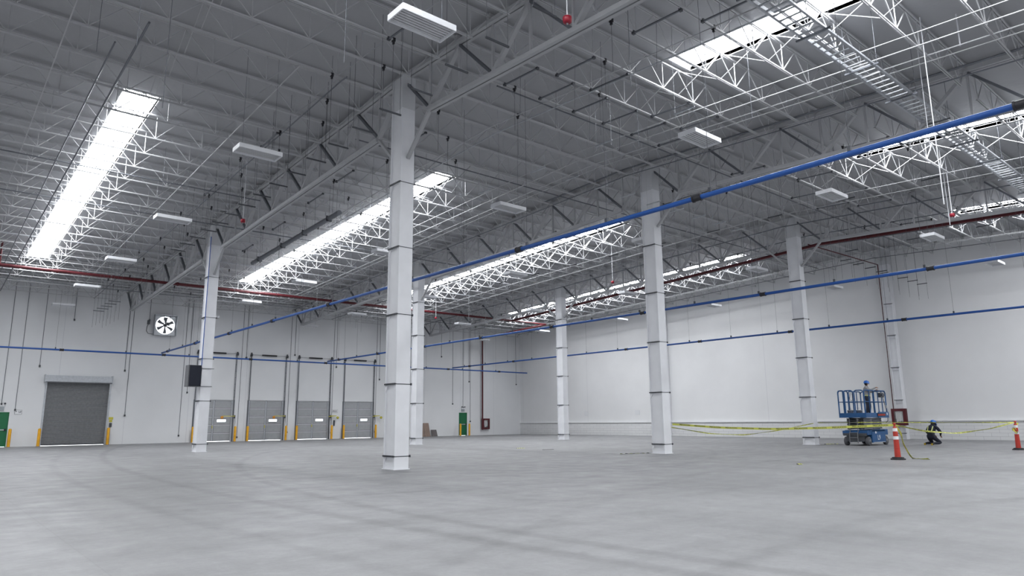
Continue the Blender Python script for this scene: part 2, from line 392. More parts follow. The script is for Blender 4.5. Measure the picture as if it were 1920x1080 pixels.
# ---------------------------------------------------------------- roof joists (along X)
JD = .90
t = thing('roof_joist', 'x', 'joist', (0, 0, 0), 0, 'white open-web roof joists')
b = MB()
for s in (-1, 1): b.bar((0, s*.028, -.07), (12, s*.028, -.07), .035, .045)
b.bar((0, 0, -.06), (.15, 0, -.06), .12, .1); b.bar((11.85, 0, -.06), (12, 0, -.06), .12, .1); b.build('top_chord', 'joist', t)
b = MB()
for s in (-1, 1): b.bar((.7, s*.024, -JD), (11.3, s*.024, -JD), .028, .04)
for k in range(24): b.bar((.9+k*.44, -.036, -JD+.018), (.9+k*.44, .036, -JD+.018), .05, .012)
b.build('bottom_chord', 'joist', t)
b = MB(); zt_, zb_ = -.08, -JD+.02
b.bar((.1, 0, zt_), (.75, 0, zb_), .03, .03); b.bar((11.9, 0, zt_), (11.25, 0, zb_), .03, .03)
for k in range(8):
    xb = .75+k*1.5
    if k < 8: b.bar((xb, 0, zb_), (xb, 0, zt_), .022, .022)
    if k < 7: b.bar((xb, 0, zb_), (xb+.75, 0, zt_), .024, .024); b.bar((xb+.75, 0, zt_), (xb+1.5, 0, zb_), .024, .024)
b.build('web', 'joist', t)
proto_j = t; first = True
kk = list(range(-9, 25)); nrow = len(kk)
kids_j = [c for c in bpy.data.objects if c.parent == t]
for bi, (xa, xb) in enumerate(BAYS):
    for k in kk:
        y = RIDGE_Y+k*JP
        if k == 24: y = RIDGE_Y+24*JP+.05
        if y > YW-.3: continue
        if bi == 0 and y < 8: continue
        if first: r = t; first = False
        else:
            r = t.copy(); COL.objects.link(r)
            for c in kids_j: q = c.copy(); COL.objects.link(q); q.parent = r
        r.location = (xa, y, zdeck(y)-.02)
        r['label'] = 'white open-web roof joist %s, %s from the back wall' % (BAYNAME[bi], ordw(25-k))

# bridging angles along Y under the joists, one per third point of a bay, per roof slope
def bridging(x, y0, y1, d, label, r=.016):
    b = MB(); b.bar((x, y0, zdeck(y0)-d), (x, y1, zdeck(y1)-d), .028, .028); tag(b.build('bridging_angle', 'joist'), label, 'bridging', 'bridging angles below the joists')
for bi, (xa, xb) in enumerate(BAYS):
    for j, fx in enumerate((3.35, 8.65)):
        for (y0, y1, nm) in ((17.33, 52.4, 'towards the back wall'), (3.0, 17.33, 'towards the camera')):
            if bi == 0 and y0 < 10: continue
            bridging(xa+fx, y0, y1, JD+.04, 'white bridging angle %s, %s side, %s' % (BAYNAME[bi], ['roll-up door', 'corner'][j], nm))
# crossed braces between the joists
b = MB(); b.bar((0, .03, -.1), (0, JP-.03, -JD+.05), .02, .02).bar((.03, .03, -JD+.05), (.03, JP-.03, -.1), .02, .02)
xbp = b.build('cross_brace', 'joist'); tag(xbp, 'x', 'brace', 'crossed braces between the joists'); fst = True
for bi, (xa, xb) in enumerate(BAYS):
    for k in kk[:-1]:
        y = RIDGE_Y+k*JP
        if y > YW-1.6 or (bi == 0 and y < 8): continue
        o = xbp if fst else xbp.copy()
        if not fst: COL.objects.link(o)
        fst = False
        sgn = -1 if y >= RIDGE_Y-.01 else 1
        o.location = (xa+6.0, y, zdeck(y)-.02); o.rotation_euler = (sgn*math.atan(SL), 0, 0)
        o['label'] = 'white crossed rod brace %s, %s gap from the back wall' % (BAYNAME[bi], ordw(25-k))

# ---------------------------------------------------------------- high bay lights
LZ = 8.84
def light_proto():
    t = thing('high_bay_light', 'x', 'light', (0, 0, 0), 0, 'suspended high bay lights')
    w2, l2 = .27, .60
    b = MB(); b.box(-l2, l2, -w2, w2, .06, .075)
    for s in (-1, 1): b.box(-l2, l2, s*w2-.012, s*w2+.012, -.05, .075); b.box(s*l2-.012, s*l2+.012, -w2, w2, -.05, .075)
    b.build('housing', 'white', t)
    b = MB()
    for k in range(7):
        y = -w2+.04+k*(2*w2-.08)/6; b.box(-l2+.015, l2-.015, y-.016, y+.016, 0.0, .05)
    b.build('reflector', 'lamp', t)
    b = MB(); b.box(-l2+.012, l2-.012, -w2+.012, w2-.012, .045, .06); b.build('inner_tray', 'galvd', t)
    for k in range(6):
        y = -w2+.04+(k+.5)*(2*w2-.08)/6; c = MB(); c.tube([(-l2+.03, y, .02), (l2-.03, y, .02)], .012, 6); c.build('lamp_tube', 'tube', t)
    return t
lp = light_proto()
spots = [(6.65, y) for y in (10.35, 18.8, 27.3, 35.8, 44.0, 51.9)] + [(15.55, y) for y in (10.2, 18.3, 26.9, 35.6, 43.6, 51.6)] + \
    [(23.3, y) for y in (10.2, 18.3, 26.9, 35.3, 44.1, 51.9)] + [(32.3, y) for y in (10.1, 18.3, 26.9, 35.3, 43.7, 51.8)] + [(40.4, y) for y in (10.0, 18.1, 26.3, 34.5, 43.2, 51.4)]
rown = {6.65: 'over the roll-up door aisle', 15.55: 'over the dock door aisle', 23.3: 'beside the middle column line', 32.3: 'beside the far column line', 40.4: 'nearest the long wall'}
cnt = {}
lkids = [c for c in bpy.data.objects if c.parent == lp]
for i, (x, y) in enumerate(spots):
    cnt[x] = cnt.get(x, 0)+1
    if i == 0: r = lp
    else:
        r = lp.copy(); COL.objects.link(r)
        for c in lkids: q = c.copy(); COL.objects.link(q); q.parent = r
    r.location = (x, y, LZ)
    r['label'] = 'unlit louvred ceiling light %s, %s from the back wall' % (rown[x], ordw(7-cnt[x]))
    h = zdeck(y)-LZ
    b = MB()
    for s in (-1, 1): b.tube([(s*.45, 0, .07), (s*.45, 0, h-.03)], .0045, 4)
    b.build('suspension_wire', 'galvd', r)

# ---------------------------------------------------------------- pendant fire detectors
for (x, y, z, lb) in ((8.95, 8.7, 9.04, 'red cup-shaped pendant on a white rod near the closest light'), (9.0, 26.6, 9.04, 'red pendant before the column with the loudspeaker'),
                      (29.75, 25.85, 9.04, 'red pendant hanging by a white rod beside the middle column'), (30.1, 8.62, 9.04, 'red pendant below the skylight near the long wall'), (29.6, 43.5, 9.04, 'small red pendant far back near the corner')):
    t = thing('fire_pendant', lb, 'fire device', (x, y, z), 0, 'red pendants on white rods')
    b = MB(); b.lathe([(0, -.06), (.05, -.06), (.085, -.04), (.092, .02), (.09, .07), (.06, .09), (0, .09)], n=18); b.build('cup', 'redbright', t)
    b = MB(); b.lathe([(0, -.085), (.018, -.085), (.022, -.06), (0, -.058)], n=10); b.build('nozzle', 'galv', t)
    b = MB(); b.tube([(0, 0, .09), (0, 0, zdeck(y)-z-.02)], .012, 6); b.build('rod', 'white', t)

# ---------------------------------------------------------------- pipes
BZ = 6.0
def blue_run(a, b_, name_lb, step, rod, phase=0, r=.055):
    a = Vector(a); b_ = Vector(b_); L = (b_-a).length; d = (b_-a)/L
    t = thing('blue_pipe', name_lb, 'pipe', a, 0, 'blue compressed air pipes')
    b = MB(); b.tube([(0, 0, 0), d*L], r, 12); b.build('pipe_run', 'blue', t)
    s = step*.5+phase
    while s < L-.3:
        b = MB(); b.tube([d*(s-.09), d*(s+.09)], r*1.35, 12); b.tube([d*(s-.11), d*(s-.08)], r*1.55, 12); b.tube([d*(s+.08), d*(s+.11)], r*1.55, 12); b.build('coupling', 'black', t); s += step
    s = rod*.4
    while s < L-.3:
        p = d*s; top = zdeck((a+p).y)-a.z-.9; b = MB(); b.tube([p+Vector((0, 0, r)), p+Vector((0, 0, top))], .005, 4)
        b.box(p.x-.03, p.x+.03, p.y-.03, p.y+.03, p.z+r-.01, p.z+r+.09); b.build('hanger_rod', 'dark', t); s += rod
blue_run((12.4, -2, BZ), (12.4, 50.75, BZ), 'blue pipe crossing overhead in front of the tape-tied column', 5.86, 2.93, 1.5)
blue_run((24.4, -2, BZ), (24.4, 50.75, BZ), 'blue pipe running between the middle and far column lines', 5.86, 2.93, 1.0)
blue_run((36.4, -2, BZ), (36.4, 50.75, BZ), 'blue pipe running closest to the long white wall', 5.86, 2.93, 0.4)
blue_run((-3, 50.85, BZ-.12), (45.4, 50.85, BZ-.12), 'blue pipe running level in front of the dock doors', 5.86, 3.9, .9)

def pipe(name, pts, r, m, label, cat='pipe', group=None, n=10, clamps=None):
    t = thing(name, label, cat, pts[0], 0, group); o = Vector(pts[0])
    b = MB(); b.tube([Vector(p)-o for p in pts], r, n); b.build('pipe_run', m, t)
    if clamps:
        for i in range(len(pts)-1):
            a, c = Vector(pts[i]), Vector(pts[i+1]); L = (c-a).length; s = clamps*.5
            while s < L:
                p = a+(c-a)*s/L; q = MB(); pd = (c-a).normalized(); q.tube([p-o-pd*.05, p-o+pd*.05], r*1.3, n); q.build('coupling', m, t)
                if abs(pd.z) < .5:
                    q = MB(); q.tube([p-o, (p.x-o.x, p.y-o.y, zdeck(p.y)-o.z-.03)], .006, 4); q.build('hanger_rod', 'white', t)
                s += clamps
    return t
RZ = 9.56
pipe('red_pipe', [(-4, 43.8, RZ-.1), (37.5, 43.8, RZ)], .085, 'red', 'dark red sprinkler main running level in front of the back wall', clamps=6.1)
pipe('red_pipe', [(37.5, 43.8, RZ), (41.4, 43.8, RZ)], .06, 'red', 'short dark red pipe continuing the main towards the corner')
pipe('red_pipe', [(37.5, 43.8, RZ), (37.5, 29.5, 10.25), (37.5, 17.33, 10.84), (37.5, 2.0, 10.2)], .085, 'red', 'dark red sprinkler main climbing along the long wall', clamps=5.2)
pipe('red_pipe', [(37.5, 18.0, 10.95), (46.15, 17.75, 10.95), (46.15, 17.75, 1.55), (46.15, 17.6, 1.5)], .035, 'red', 'thin dark red pipe dropping to the hose cabinet by the scissor lift', n=8)
pipe('red_pipe', [(41.4, 43.8, RZ), (41.4, 52.8, 9.25), (41.4, 52.8, .5)], .075, 'red', 'thick dark red riser dropping beside the green door')
pipe('red_pipe', [(2.62, 43.8, RZ), (2.62, 43.8, 10.75)], .05, 'red', 'short red upright pipe rising from the sprinkler main')

# sprinkler branch lines and roof conduits along Y and X
def line(x, y0, y1, d, r, m, lb, name='conduit', cat='conduit', group='thin pipes and conduits under the roof'):
    ys = sorted({y0, y1, *([RIDGE_Y] if y0 < RIDGE_Y < y1 else [])}); b = MB(); b.tube([(x, y, zdeck(y)-d) for y in ys], r, 6)
    tag(b.build(name, m), lb, cat, group)
line(2.9, 19, 52.5, JD+.1, .022, 'galvd', 'dark thin pipe to one side of the skylight above the roll-up door')
line(3.35, 17.5, 52.5, JD+.15, .03, 'galvd', 'thicker dark pipe running close beside the skylight above the roll-up door')
line(8.4, 17.0, 52.5, JD+.1, .022, 'galvd', 'thin dark conduit between the roll-up door lights and the column line')
b = MB(); b.tube([(13.0, 26.5, zdeck(26.5)-1.5), (13.0, 36.5, zdeck(36.5)-1.5)], .11, 10)
cdt = tag(b.build('cable_duct', 'galvd'), 'thick dark round duct between column line and dock door skylight', 'duct')
for yy in (27.5, 30.0, 32.5, 35.5):
    b = MB(); b.tube([(13.0, yy, zdeck(yy)-1.4), (13.0, yy, zdeck(yy))], .006, 4); b.box(12.87, 13.13, yy-.02, yy+.02, zdeck(yy)-1.63, zdeck(yy)-1.38); b.build('hanger_strap', 'dark', cdt)
line(14.2, 3, 30, JD+.12, .02, 'galv', 'thin grey conduit just short of the dock door skylight')
line(18.1, 2.5, 34, JD+.2, .018, 'joist', 'white conduit passing the near skylight end')
line(17.3, 2.5, 30, JD+.25, .014, 'joist', 'slim white conduit beside a brighter one past the near skylight')
line(19.4, 2.5, 48, JD+.1, .016, 'joist', 'white sprinkler branch line on the dock door side of the middle girder')
line(21.0, 2.5, 50, JD+.1, .02, 'galvd', 'dark bundled cable run beside the middle girder')
line(20.8, 2.5, 22, JD-.1, .035, 'galvd', 'thick dark cable bundle tied close to the middle girder')
line(25.2, 2.5, 52, JD+.1, .022, 'galvd', 'dark sprinkler line just past the middle girder')
line(29.6, 2.5, 50, JD+.12, .014, 'joist', 'bright white conduit past the middle bay skylight')
line(30.6, 4, 50, JD+.2, .012, 'joist', 'slim bright conduit before the far girder')
line(33.2, 3, 51, JD+.1, .026, 'galvd', 'dark conduit close before the far girder')
line(36.0, 3, 51, JD+.1, .022, 'galvd', 'dark conduit just past the far girder')
line(38.6, 3, 51, JD+.15, .022, 'galvd', 'dark conduit near the long wall skylight')
line(42.4, 3, 51, JD+.15, .014, 'joist', 'white conduit on the wall side of the last skylight')
line(44.4, 3, 51, JD+.1, .022, 'galvd', 'dark conduit closest to the long white wall')
for y, x0, x1, d, m_, lb in ((28.2, 0, 10.2, 1.05, 'galvd', 'dark cross conduit ending at the loudspeaker column'), (32.6, 0, 24, 1.0, 'galvd', 'dark cross pipe running before the second column row'),
                         (39.0, -1, 44, 1.0, 'galv', 'grey cross pipe under the far half of the roof'), (48.5, -1, 44, 1.1, 'galvd', 'dark cross pipe close to the back wall'),
                         (20.6, 10.6, 44, 1.0, 'galvd', 'dark cross pipe just behind the ridge'), (14.6, 12, 44, .95, 'galvd', 'dark cross pipe just before the ridge')):
    b = MB(); b.tube([(x0, y, zdeck(y)-d), (x1, y, zdeck(y)-d)], .024, 6); tag(b.build('conduit', m_), lb, 'conduit', 'thin pipes and conduits under the roof')

# cable ladder along X at the near right
t = thing('cable_tray', 'long grey ladder-type cable tray hanging across the near roof', 'cable tray', (11.0, 6.6, 10.15))
for s, nm in ((-.25, 0), (.25, 1)):
    b = MB(); b.box(0, 31, s-.012, s+.012, -.05, .05); b.box(0, 31, s-(.05 if s < 0 else .012), s+(.012 if s < 0 else .05), -.055, -.04); b.build('side_rail', 'galv', t)
for k in range(100):
    b = MB(); b.box(.2+k*.3, .245+k*.3, -.25, .25, -.045, -.02); b.build('rung', 'galv', t)
for k in range(12):
    x = 1.4+k*2.55; b = MB(); b.box(x-.02, x+.02, -.42, .42, -.10, -.06); b.build('support_bar', 'galvd', t)
    b = MB(); b.tube([(x, -.38, -.08), (x, -.38, zdeck(6.6)-10.2)], .006, 4); b.tube([(x, .38, -.08), (x, .38, zdeck(6.6)-10.2)], .006, 4); b.build('hanger_rod', 'galvd', t)

# ---------------------------------------------------------------- trapeze hangers
def trap_proto(L=.64, rod=1.7, m_='dark', down=0):
    t = thing('trapeze_hanger', 'x', 'hanger', (0, 0, 0), 0, 'trapeze hangers under the roof')
    b = MB(); b.box(-L/2, L/2, -.02, .02, -.02, .02); b.build('cross_bar', m_, t)
    t['L'] = L; t['down'] = down; t['m'] = m_
    return t
tp = trap_proto(); ty = trap_proto(.66, 2.0, 'galv', .12); td = trap_proto(.55, 2.3, 'dark', .9)
for q in (tp, ty, td): q['used'] = 0
tk = {q.name: [c for c in bpy.data.objects if c.parent == q] for q in (tp, ty, td)}
def put_trap(p, x, y, z, rz, lb):
    if not p['used']: r = p; p['used'] = 1
    else:
        r = p.copy(); COL.objects.link(r)
        for c in tk[p.name]: q = c.copy(); COL.objects.link(q); q.parent = r
    r.location = (x, y, z); r.rotation_euler = (0, 0, rz); r['label'] = lb
    for s in (-1, 1):
        b = MB(); b.tube([(s*(p['L']/2-.03), 0, -.03-p['down']), (s*(p['L']/2-.03), 0, zdeck(y)-z)], .0055, 4); b.build('threaded_rod', p['m'], r)
for k in range(18): put_trap(tp, 8.62, 9.0+k*1.47, 9.25, 0, 'dark trapeze hanger in the row beside the nearest girder, %s counted towards the back wall' % ordw(k+1))
for k in range(9): put_trap(ty, 15.05+.0*k, 10.3+k*2.93, 9.55, PI/2, 'grey trapeze hanger beside the dock door skylight, %s counted towards the back wall' % ordw(k+1))
for k in range(9): put_trap(ty, 16.6+k*1.5, 16.1, 9.6, PI/2, 'pale trapeze hanger in the row across the ridge, %s counted towards the long wall' % ordw(k+1))
for k in range(8): put_trap(td, 34.66+k*1.42, 14.8, 9.05, PI/2, 'dark trapeze hanger with long rods above the scissor lift, %s counted towards the wall' % ordw(k+1))
for k in range(5): put_trap(td, 7.35, 44.1-k*1.0, 7.54, 0, 'dark trapeze hanger with long rods before the roll-up door wall, %s out from it' % ordw(k+1))
for k in range(10): put_trap(tp, 26.2, 8+k*2.93, 9.5, PI/2, 'dark trapeze hanger along the middle bay, %s counted towards the back wall' % ordw(k+1))
for k in range(10): put_trap(tp, 35.6, 9+k*2.93, 9.7, PI/2, 'dark trapeze hanger along the bay by the long wall, %s counted towards the back' % ordw(k+1))

# ---------------------------------------------------------------- strut channels clamped between the joists
t = thing('strut_channel', 'x', 'strut', (0, 0, 0), 0, 'strut channels clamped between joists')
b = MB(); b.box(-.022, .022, .04, JP-.04, -.045, -.01); b.build('channel', 'galvd', t)
for yy in (.03, JP-.03):
    b = MB(); b.box(-.04, .04, yy-.035, yy+.035, -.06, .03); b.build('clamp', 'dark', t)
b = MB(); b.tube([(0, JP*.5, -.05), (0, JP*.5, -1.2)], .005, 4); b.build('drop_rod', 'dark', t)
sk = [c for c in bpy.data.objects if c.parent == t]; fst = True
pos = [(8.22, -3), (12.1, -3), (12.8, -4), (13.5, -3), (14.2, -4), (14.95, -3), (16.35, -3), (17.05, -4), (17.8, -3), (18.6, -4), (19.3, -3), (11.9, 4), (12.05, 6), (12.25, 9), (12.4, 12),
       (24.0, -3), (24.8, -4), (25.6, -3), (26.5, -4), (28.8, -3), (29.6, -4), (24.3, -6), (25.3, -7), (31.2, -3), (32.1, -4), (36.2, -3), (37.0, -4), (38.0, -3), (39.0, -4), (24.2, 2), (25.1, 4), (12.6, -6), (13.4, -7), (8.3, 3), (8.2, 7), (12.3, 1)]
for i, (x, k) in enumerate(pos):
    if fst: r = t; fst = False
    else:
        r = t.copy(); COL.objects.link(r)
        for c in sk: q = c.copy(); COL.objects.link(q); q.parent = r
    y = RIDGE_Y+k*JP; r.location = (x, y, zdeck(y)-JD-.04); sgn = -1 if k >= 0 else 1
    r.rotation_euler = (sgn*math.atan(SL), 0, 0)
    bn = ['next to the nearest column line', 'in the dock door bay', 'in the middle bay', 'in the bay by the long wall'][0 if x < 10.5 else 1 if x < 22.5 else 2 if x < 34.5 else 3]
    gi = 0 if x < 10.5 else 1 if x < 22.5 else 2 if x < 34.5 else 3
    gn = ['roll-up door bay', 'nearest girder', 'middle girder', 'far girder'][gi]
    rank = sum(1 for (a, c) in pos if c == k and a <= x and (0 if a < 10.5 else 1 if a < 22.5 else 2 if a < 34.5 else 3) == gi)
    r['label'] = ('dark strut channel in the roll-up door bay, %s joist gap from the back wall' % ordw(25-k)) if gi == 0 else 'dark strut channel %s from the %s in the %s gap from the back wall' % (ordw(rank), gn, ordw(25-k))

# beam clamps with short rods on the joists
t = thing('beam_clamp', 'x', 'clamp', (0, 0, 0), 0, 'beam clamps with rods on the joists')
b = MB(); b.box(-.035, .035, -.045, .045, -.05, .05); b.box(-.02, .02, -.03, .03, -.12, -.05); b.build('jaw', 'black', t)
b = MB(); b.tube([(0, 0, -.1), (0, 0, -1.35)], .0055, 4); b.build('threaded_rod', 'dark', t)
ck = [c for c in bpy.data.objects if c.parent == t]; fst = True
for bi, (xa, xb) in enumerate(BAYS):
    for k in kk:
        if bi == 0 and k < -2: continue
        if bi > 0 and k < -6: continue
        if k > 22: continue
        if fst: r = t; fst = False
        else:
            r = t.copy(); COL.objects.link(r)
            for c in ck: q = c.copy(); COL.objects.link(q); q.parent = r
        y = RIDGE_Y+k*JP; r.location = (xa+[9.6, 1.3, 1.6, 1.2][bi]+((k*37) % 5)*[.28, .7, .62, .6][bi], y, zdeck(y)-.02-JD)
        r['label'] = 'black clamp under the joist %s, %s from the back wall' % (BAYNAME[bi], ordw(25-k))

# ---------------------------------------------------------------- hanging rods
def rod(x, y, z0, z1, m_, r, lb):
    b = MB(); b.tube([(x, y, z0), (x, y, z1)], r, 5); tag(b.build('hanging_rod', m_), lb, 'rod', 'single rods hanging from the roof')
rod(18.74, 5.51, 6.44, 11.5, 'white', .014, 'longest white rod hanging down in front of the blue pipe')
rod(20.23, 6.1, 8.4, 11.55, 'white', .012, 'white rod hanging from the cable bundle beside the cable tray')
rod(19.3, 4.85, 10.6, 11.5, 'white', .018, 'short thick white rod hanging near the top of the roof')
rod(31.0, 9.0, 8.9, 11.7, 'white', .012, 'white rod hanging close before the red pendant near the long wall')
random.seed(3)
refs = ['before the dock doors', 'near the loudspeaker column', 'behind the nearest column', 'over the middle bay', 'near the far corner', 'over the scissor lift side']
cells = [(13.5, 40.5), (17.6, 46.2), (19.4, 42.3), (22.0, 38.4), (25.7, 44.2), (27.9, 47.7), (29.8, 39.6), (31.2, 46.5), (33.4, 42.2), (36.5, 48.2), (38.8, 41.2), (20.6, 27.6), (17.2, 23.4), (26.6, 22.2), (29.2, 19.8), (31.9, 29.4), (40.7, 23.5), (42.2, 30.6), (38.3, 13.4), (42.8, 15.7), (12.2, 21.1), (14.5, 33.5), (8.9, 38.8), (4.2, 31.5), (2.5, 14.0), (3.4, 15.6), (2.2, 16.6), (6.1, 12.5), (15.3, 12.1), (16.6, 9.2), (12.2, 9.8), (21.6, 13.6), (24.7, 11.5), (27.0, 13.9)]
CN = ((10.5, 17.3, 'the nearest column'), (10.5, 34.9, 'the loudspeaker column'), (22.5, 17.3, 'the tape-tied column'), (22.5, 34.9, 'the column behind the nearest one'), (34.5, 17.3, 'the scissor lift column'), (34.5, 34.9, 'the column by the wall signs'), (17, 51, 'the dock doors'), (41, 51, 'the red riser'), (4, 30, 'the roll-up door skylight'))
nr = [min((abs(x-a)+abs(y-c)*1.001, n) for a, c, n in CN) for x, y in cells]
for i, (x, y) in enumerate(cells):
    rank = sum(1 for q in nr if q[1] == nr[i][1] and q[0] <= nr[i][0]+1e-6)
    rod(x, y, 8.0+random.random()*1.6, zdeck(y), 'galv' if y > 35 else 'galvd', .007, 'thin grey hanging rod near %s, %s closest to it' % (nr[i][1], ordw(rank)))

# ---------------------------------------------------------------- doors in the back wall
def dock_door(i, x0, arm):
    n = i+2
    t = bpy.data.objects.new('door_%d' % n, None); COL.objects.link(t); t.location = (x0, YW, 0); struct(t)
    # panel sections
    rowh = DH/5; gap = .035; b = MB(); yF = .10
    px0, px1, pz0, pz1 = 1.62, 2.28, 1.40, 1.60
    for r in range(5):
        z0, z1 = gap+r*(DH-gap)/5+.008, gap+(r+1)*(DH-gap)/5
        if z0 < pz0 < z1:
            b.box(0.02, px0, yF, yF+.05, z0, z1); b.box(px1, DW-.02, yF, yF+.05, z0, z1); b.box(px0, px1, yF, yF+.05, z0, pz0); b.box(px0, px1, yF, yF+.05, min(pz1, z1), max(z1, pz1))
        else: b.box(0.02, DW-.02, yF, yF+.05, z0, z1)
        for q in range(1, 5):
            zz = z0+(z1-z0)*q/5
            if not (pz0-.03 < zz < pz1+.03): b.box(.03, DW-.03, yF-.018, yF, zz-.008, zz+.008)
            else: b.box(.03, px0-.03, yF-.006, yF, zz-.008, zz+.008)
    b.build('door_panel', 'dockgrey', t)
    for r in range(1, 6):
        z = gap+r*(DH-gap)/5; b = MB(); b.box(.02, DW-.02, yF-.03, yF, z-.045, z-.012); b.build('rail', 'white' if r == 5 else 'reflect', t)
        b = MB(); b.box(.02, DW-.02, yF-.022, yF, z-.012, z+.012); b.build('seam', 'black', t)
    for xx in (.05, DW/2, DW-.05):
        b = MB(); b.box(xx-.045, xx+.045, yF-.05, yF, gap, DH-.02); b.box(xx+.045, xx+.065, yF-.052, yF, gap, DH-.02, 1); b.build('stile', ['galv', 'dark'], t)
    b = MB(); b.box(DW/2-.05, DW/2-.0, yF-.06, yF-.03, .95, 1.15); b.build('latch', 'armyellow', t)
    b = MB(); b.box(px0, px1, yF+.01, yF+.02, pz0, pz1); b.build('pane', 'glass', t)
    b = MB()
    for z in (pz0, pz1): b.box(px0-.02, px1+.02, yF-.01, yF, z-.012, z+.012)
    for x in (px0, px1): b.box(x-.012, x+.012, yF-.01, yF, pz0, pz1)
    b.build('pane_frame', 'galv', t)
    for s, xx in ((0, -.06), (1, DW+.06)):
        b = MB(); b.box(xx-.045, xx+.045, -.06, -.0, 0, DH); b.box(xx-.02, xx+.02, -.10, -.06, 0, 6.35); b.build('guide_track', 'galvd', t)
        b = MB()
        xo = xx + (.13 if s else -.13)*0
        b.box(xx+.06-.012 if not s else xx-.06-.012, xx+.06+.012 if not s else xx-.06+.012, -.07, -.04, DH, 6.3)
        for q in range(7): b.box(min(xx, xx+(.06 if not s else -.06)), max(xx, xx+(.06 if not s else -.06)), -.065, -.05, DH+.2+q*.48, DH+.235+q*.48)
        b.build('lift_cable_track', 'galvd', t)
        b = MB(); b.lathe([(.03, -.06), (.10, -.06), (.10, .06), (.03, .06)], (xx, -.15, 6.42), 14, axis='x'); b.box(xx-.07, xx+.07, -.2, 0, 6.3, 6.36); b.box(xx-.012, xx+.012, -.24, 0, 6.3, 6.58); b.build('cable_drum', 'dark', t)
    b = MB(); b.tube([(-.06, -.15, 6.42), (DW+.06, -.15, 6.42)], .014, 8); b.build('shaft', 'galvd', t)
    b = MB()
    b.tube([(.75, -.15, 6.42), (1.9, -.15, 6.42)], .05, 12)
    for q in range(30): b.tube([(.76+q*.0385, -.15, 6.42), (.775+q*.0385, -.15, 6.42)], .057, 10)
    b.build('torsion_spring', 'black', t)
    return t
for i, x0 in enumerate(DOCKS): dock_door(i+1, x0, i < 2)
# swing-arm dock lights
for i, x0 in enumerate(DOCKS):
    ext = i < 2; x = x0+DW+.16
    t = thing('dock_light', ['yellow swing-arm dock light stretched over the dock door behind the loudspeaker column', 'yellow swing-arm dock light stretched over the second dock door', 'folded yellow dock light between the third and fourth dock doors', 'folded yellow dock light past the last dock door'][i], 'lamp', (x, YW-.02, 1.78), 0, 'swing-arm dock lights')
    b = MB(); b.box(-.05, .05, -.05, .0, -.12, .12); b.build('wall_bracket', 'dark', t)
    if ext:
        b = MB(); b.bar((0, -.05, .05), (-.95, -.28, .05), .035, .05); b.build('arm', 'armyellow', t); hp = (-1.0, -.3, -.05)
    else:
        b = MB(); b.bar((0, -.05, .05), (.42, -.25, .05), .035, .05); b.bar((.42, -.25, .05), (-.3, -.3, 0.0), .035, .05); b.build('arm', 'armyellow', t); hp = (.5, -.3, -.1)
    b = MB(); b.lathe([(.02, .06), (.09, .05), (.11, -.02), (.10, -.06), (0, -.05)], hp, 14, axis='y'); b.build('lamp_head', 'amber' if ext else 'armyellow', t)
    b = MB(); b.tube([(.02, -.05, -.1), (.06, -.08, -.4), (.0, -.05, -.7), (.03, -.03, -.1)], .008, 5); b.build('cable', 'black', t)
    if i == 2:
        b = MB(); b.box(.28, .38, -.1, -.02, -.75, -.3); tag(b.build('control_box', 'dark', None, (x, YW-.01, 1.78)), 'small dark wall box under the folded dock light of the third door', 'box')

# bollards
bol = [(4.75, 52.75, 'against the wall beside the green door at the far end'), (6.25, 52.7, 'on the green door side of the roll-up door'), (10.05, 52.7, 'on the dock side of the roll-up door')]
names_d = ['first', 'second', 'third', 'fourth']
for i, x0 in enumerate(DOCKS):
    bol += [(x0-.12, 52.7, 'on the roll-up door side of the %s dock door' % names_d[i]), (x0+DW+.14, 52.7, 'on the corner side of the %s dock door' % names_d[i])]
bol += [(38.45, 52.3, 'standing before the green door near the corner'), (39.62, 52.5, 'between the corner green door and the red riser')]
for i, (x, y, lb) in enumerate(bol):
    t = thing('bollard', 'yellow steel bollard '+lb, 'bollard', (x, y, 0), 0, 'yellow bollards along the back wall')
    b = MB(); b.lathe([(.085, 0), (.085, 1.03), (.075, 1.07), (.04, 1.095), (0, 1.10)], n=16); b.build('post', 'yellow', t)
    b = MB(); b.lathe([(0, .012), (.13, .012), (.13, 0)], n=16); b.build('base_plate', 'galvd', t)

# roll-up door
t = bpy.data.objects.new('door_1', None); COL.objects.link(t); t.location = (ROLL[0], YW, 0); struct(t)
W_ = ROLL[1]-ROLL[0]; b = MB(); prof = []; n = 52; hs = (ROLL[2]-.06)/n
for k in range(n):
    for q in range(4): prof.append((.10+.018*[0, 1, 1, 0][q], .05+k*hs+hs*[0, .25, .7, .95][q]))
prof.append((.10, ROLL[2]))
vs = []
for y, z in prof: vs += [(0.0, y, z), (W_, y, z)]
b.add(vs, [(2*i, 2*i+1, 2*i+3, 2*i+2) for i in range(len(prof)-1)]); b.build('slat_curtain', 'slat', t)
b = MB(); b.box(-.15, W_-.05+.1, -.38, -.002, 4.02, 4.42); b.box(-.2, -.15, -.42, -.002, 3.97, 4.46); b.box(W_+.05, W_+.1, -.42, -.002, 3.97, 4.46); b.build('hood', 'galv', t)
for s in (-.05, W_+.05):
    b = MB(); b.box(s-.05, s+.05, -.05, -.001, 0, 4.0); b.build('guide_rail', 'galv', t)
b = MB(); b.box(0.0, W_, .07, .12, .03, .09); b.build('bottom_bar', 'dark', t)

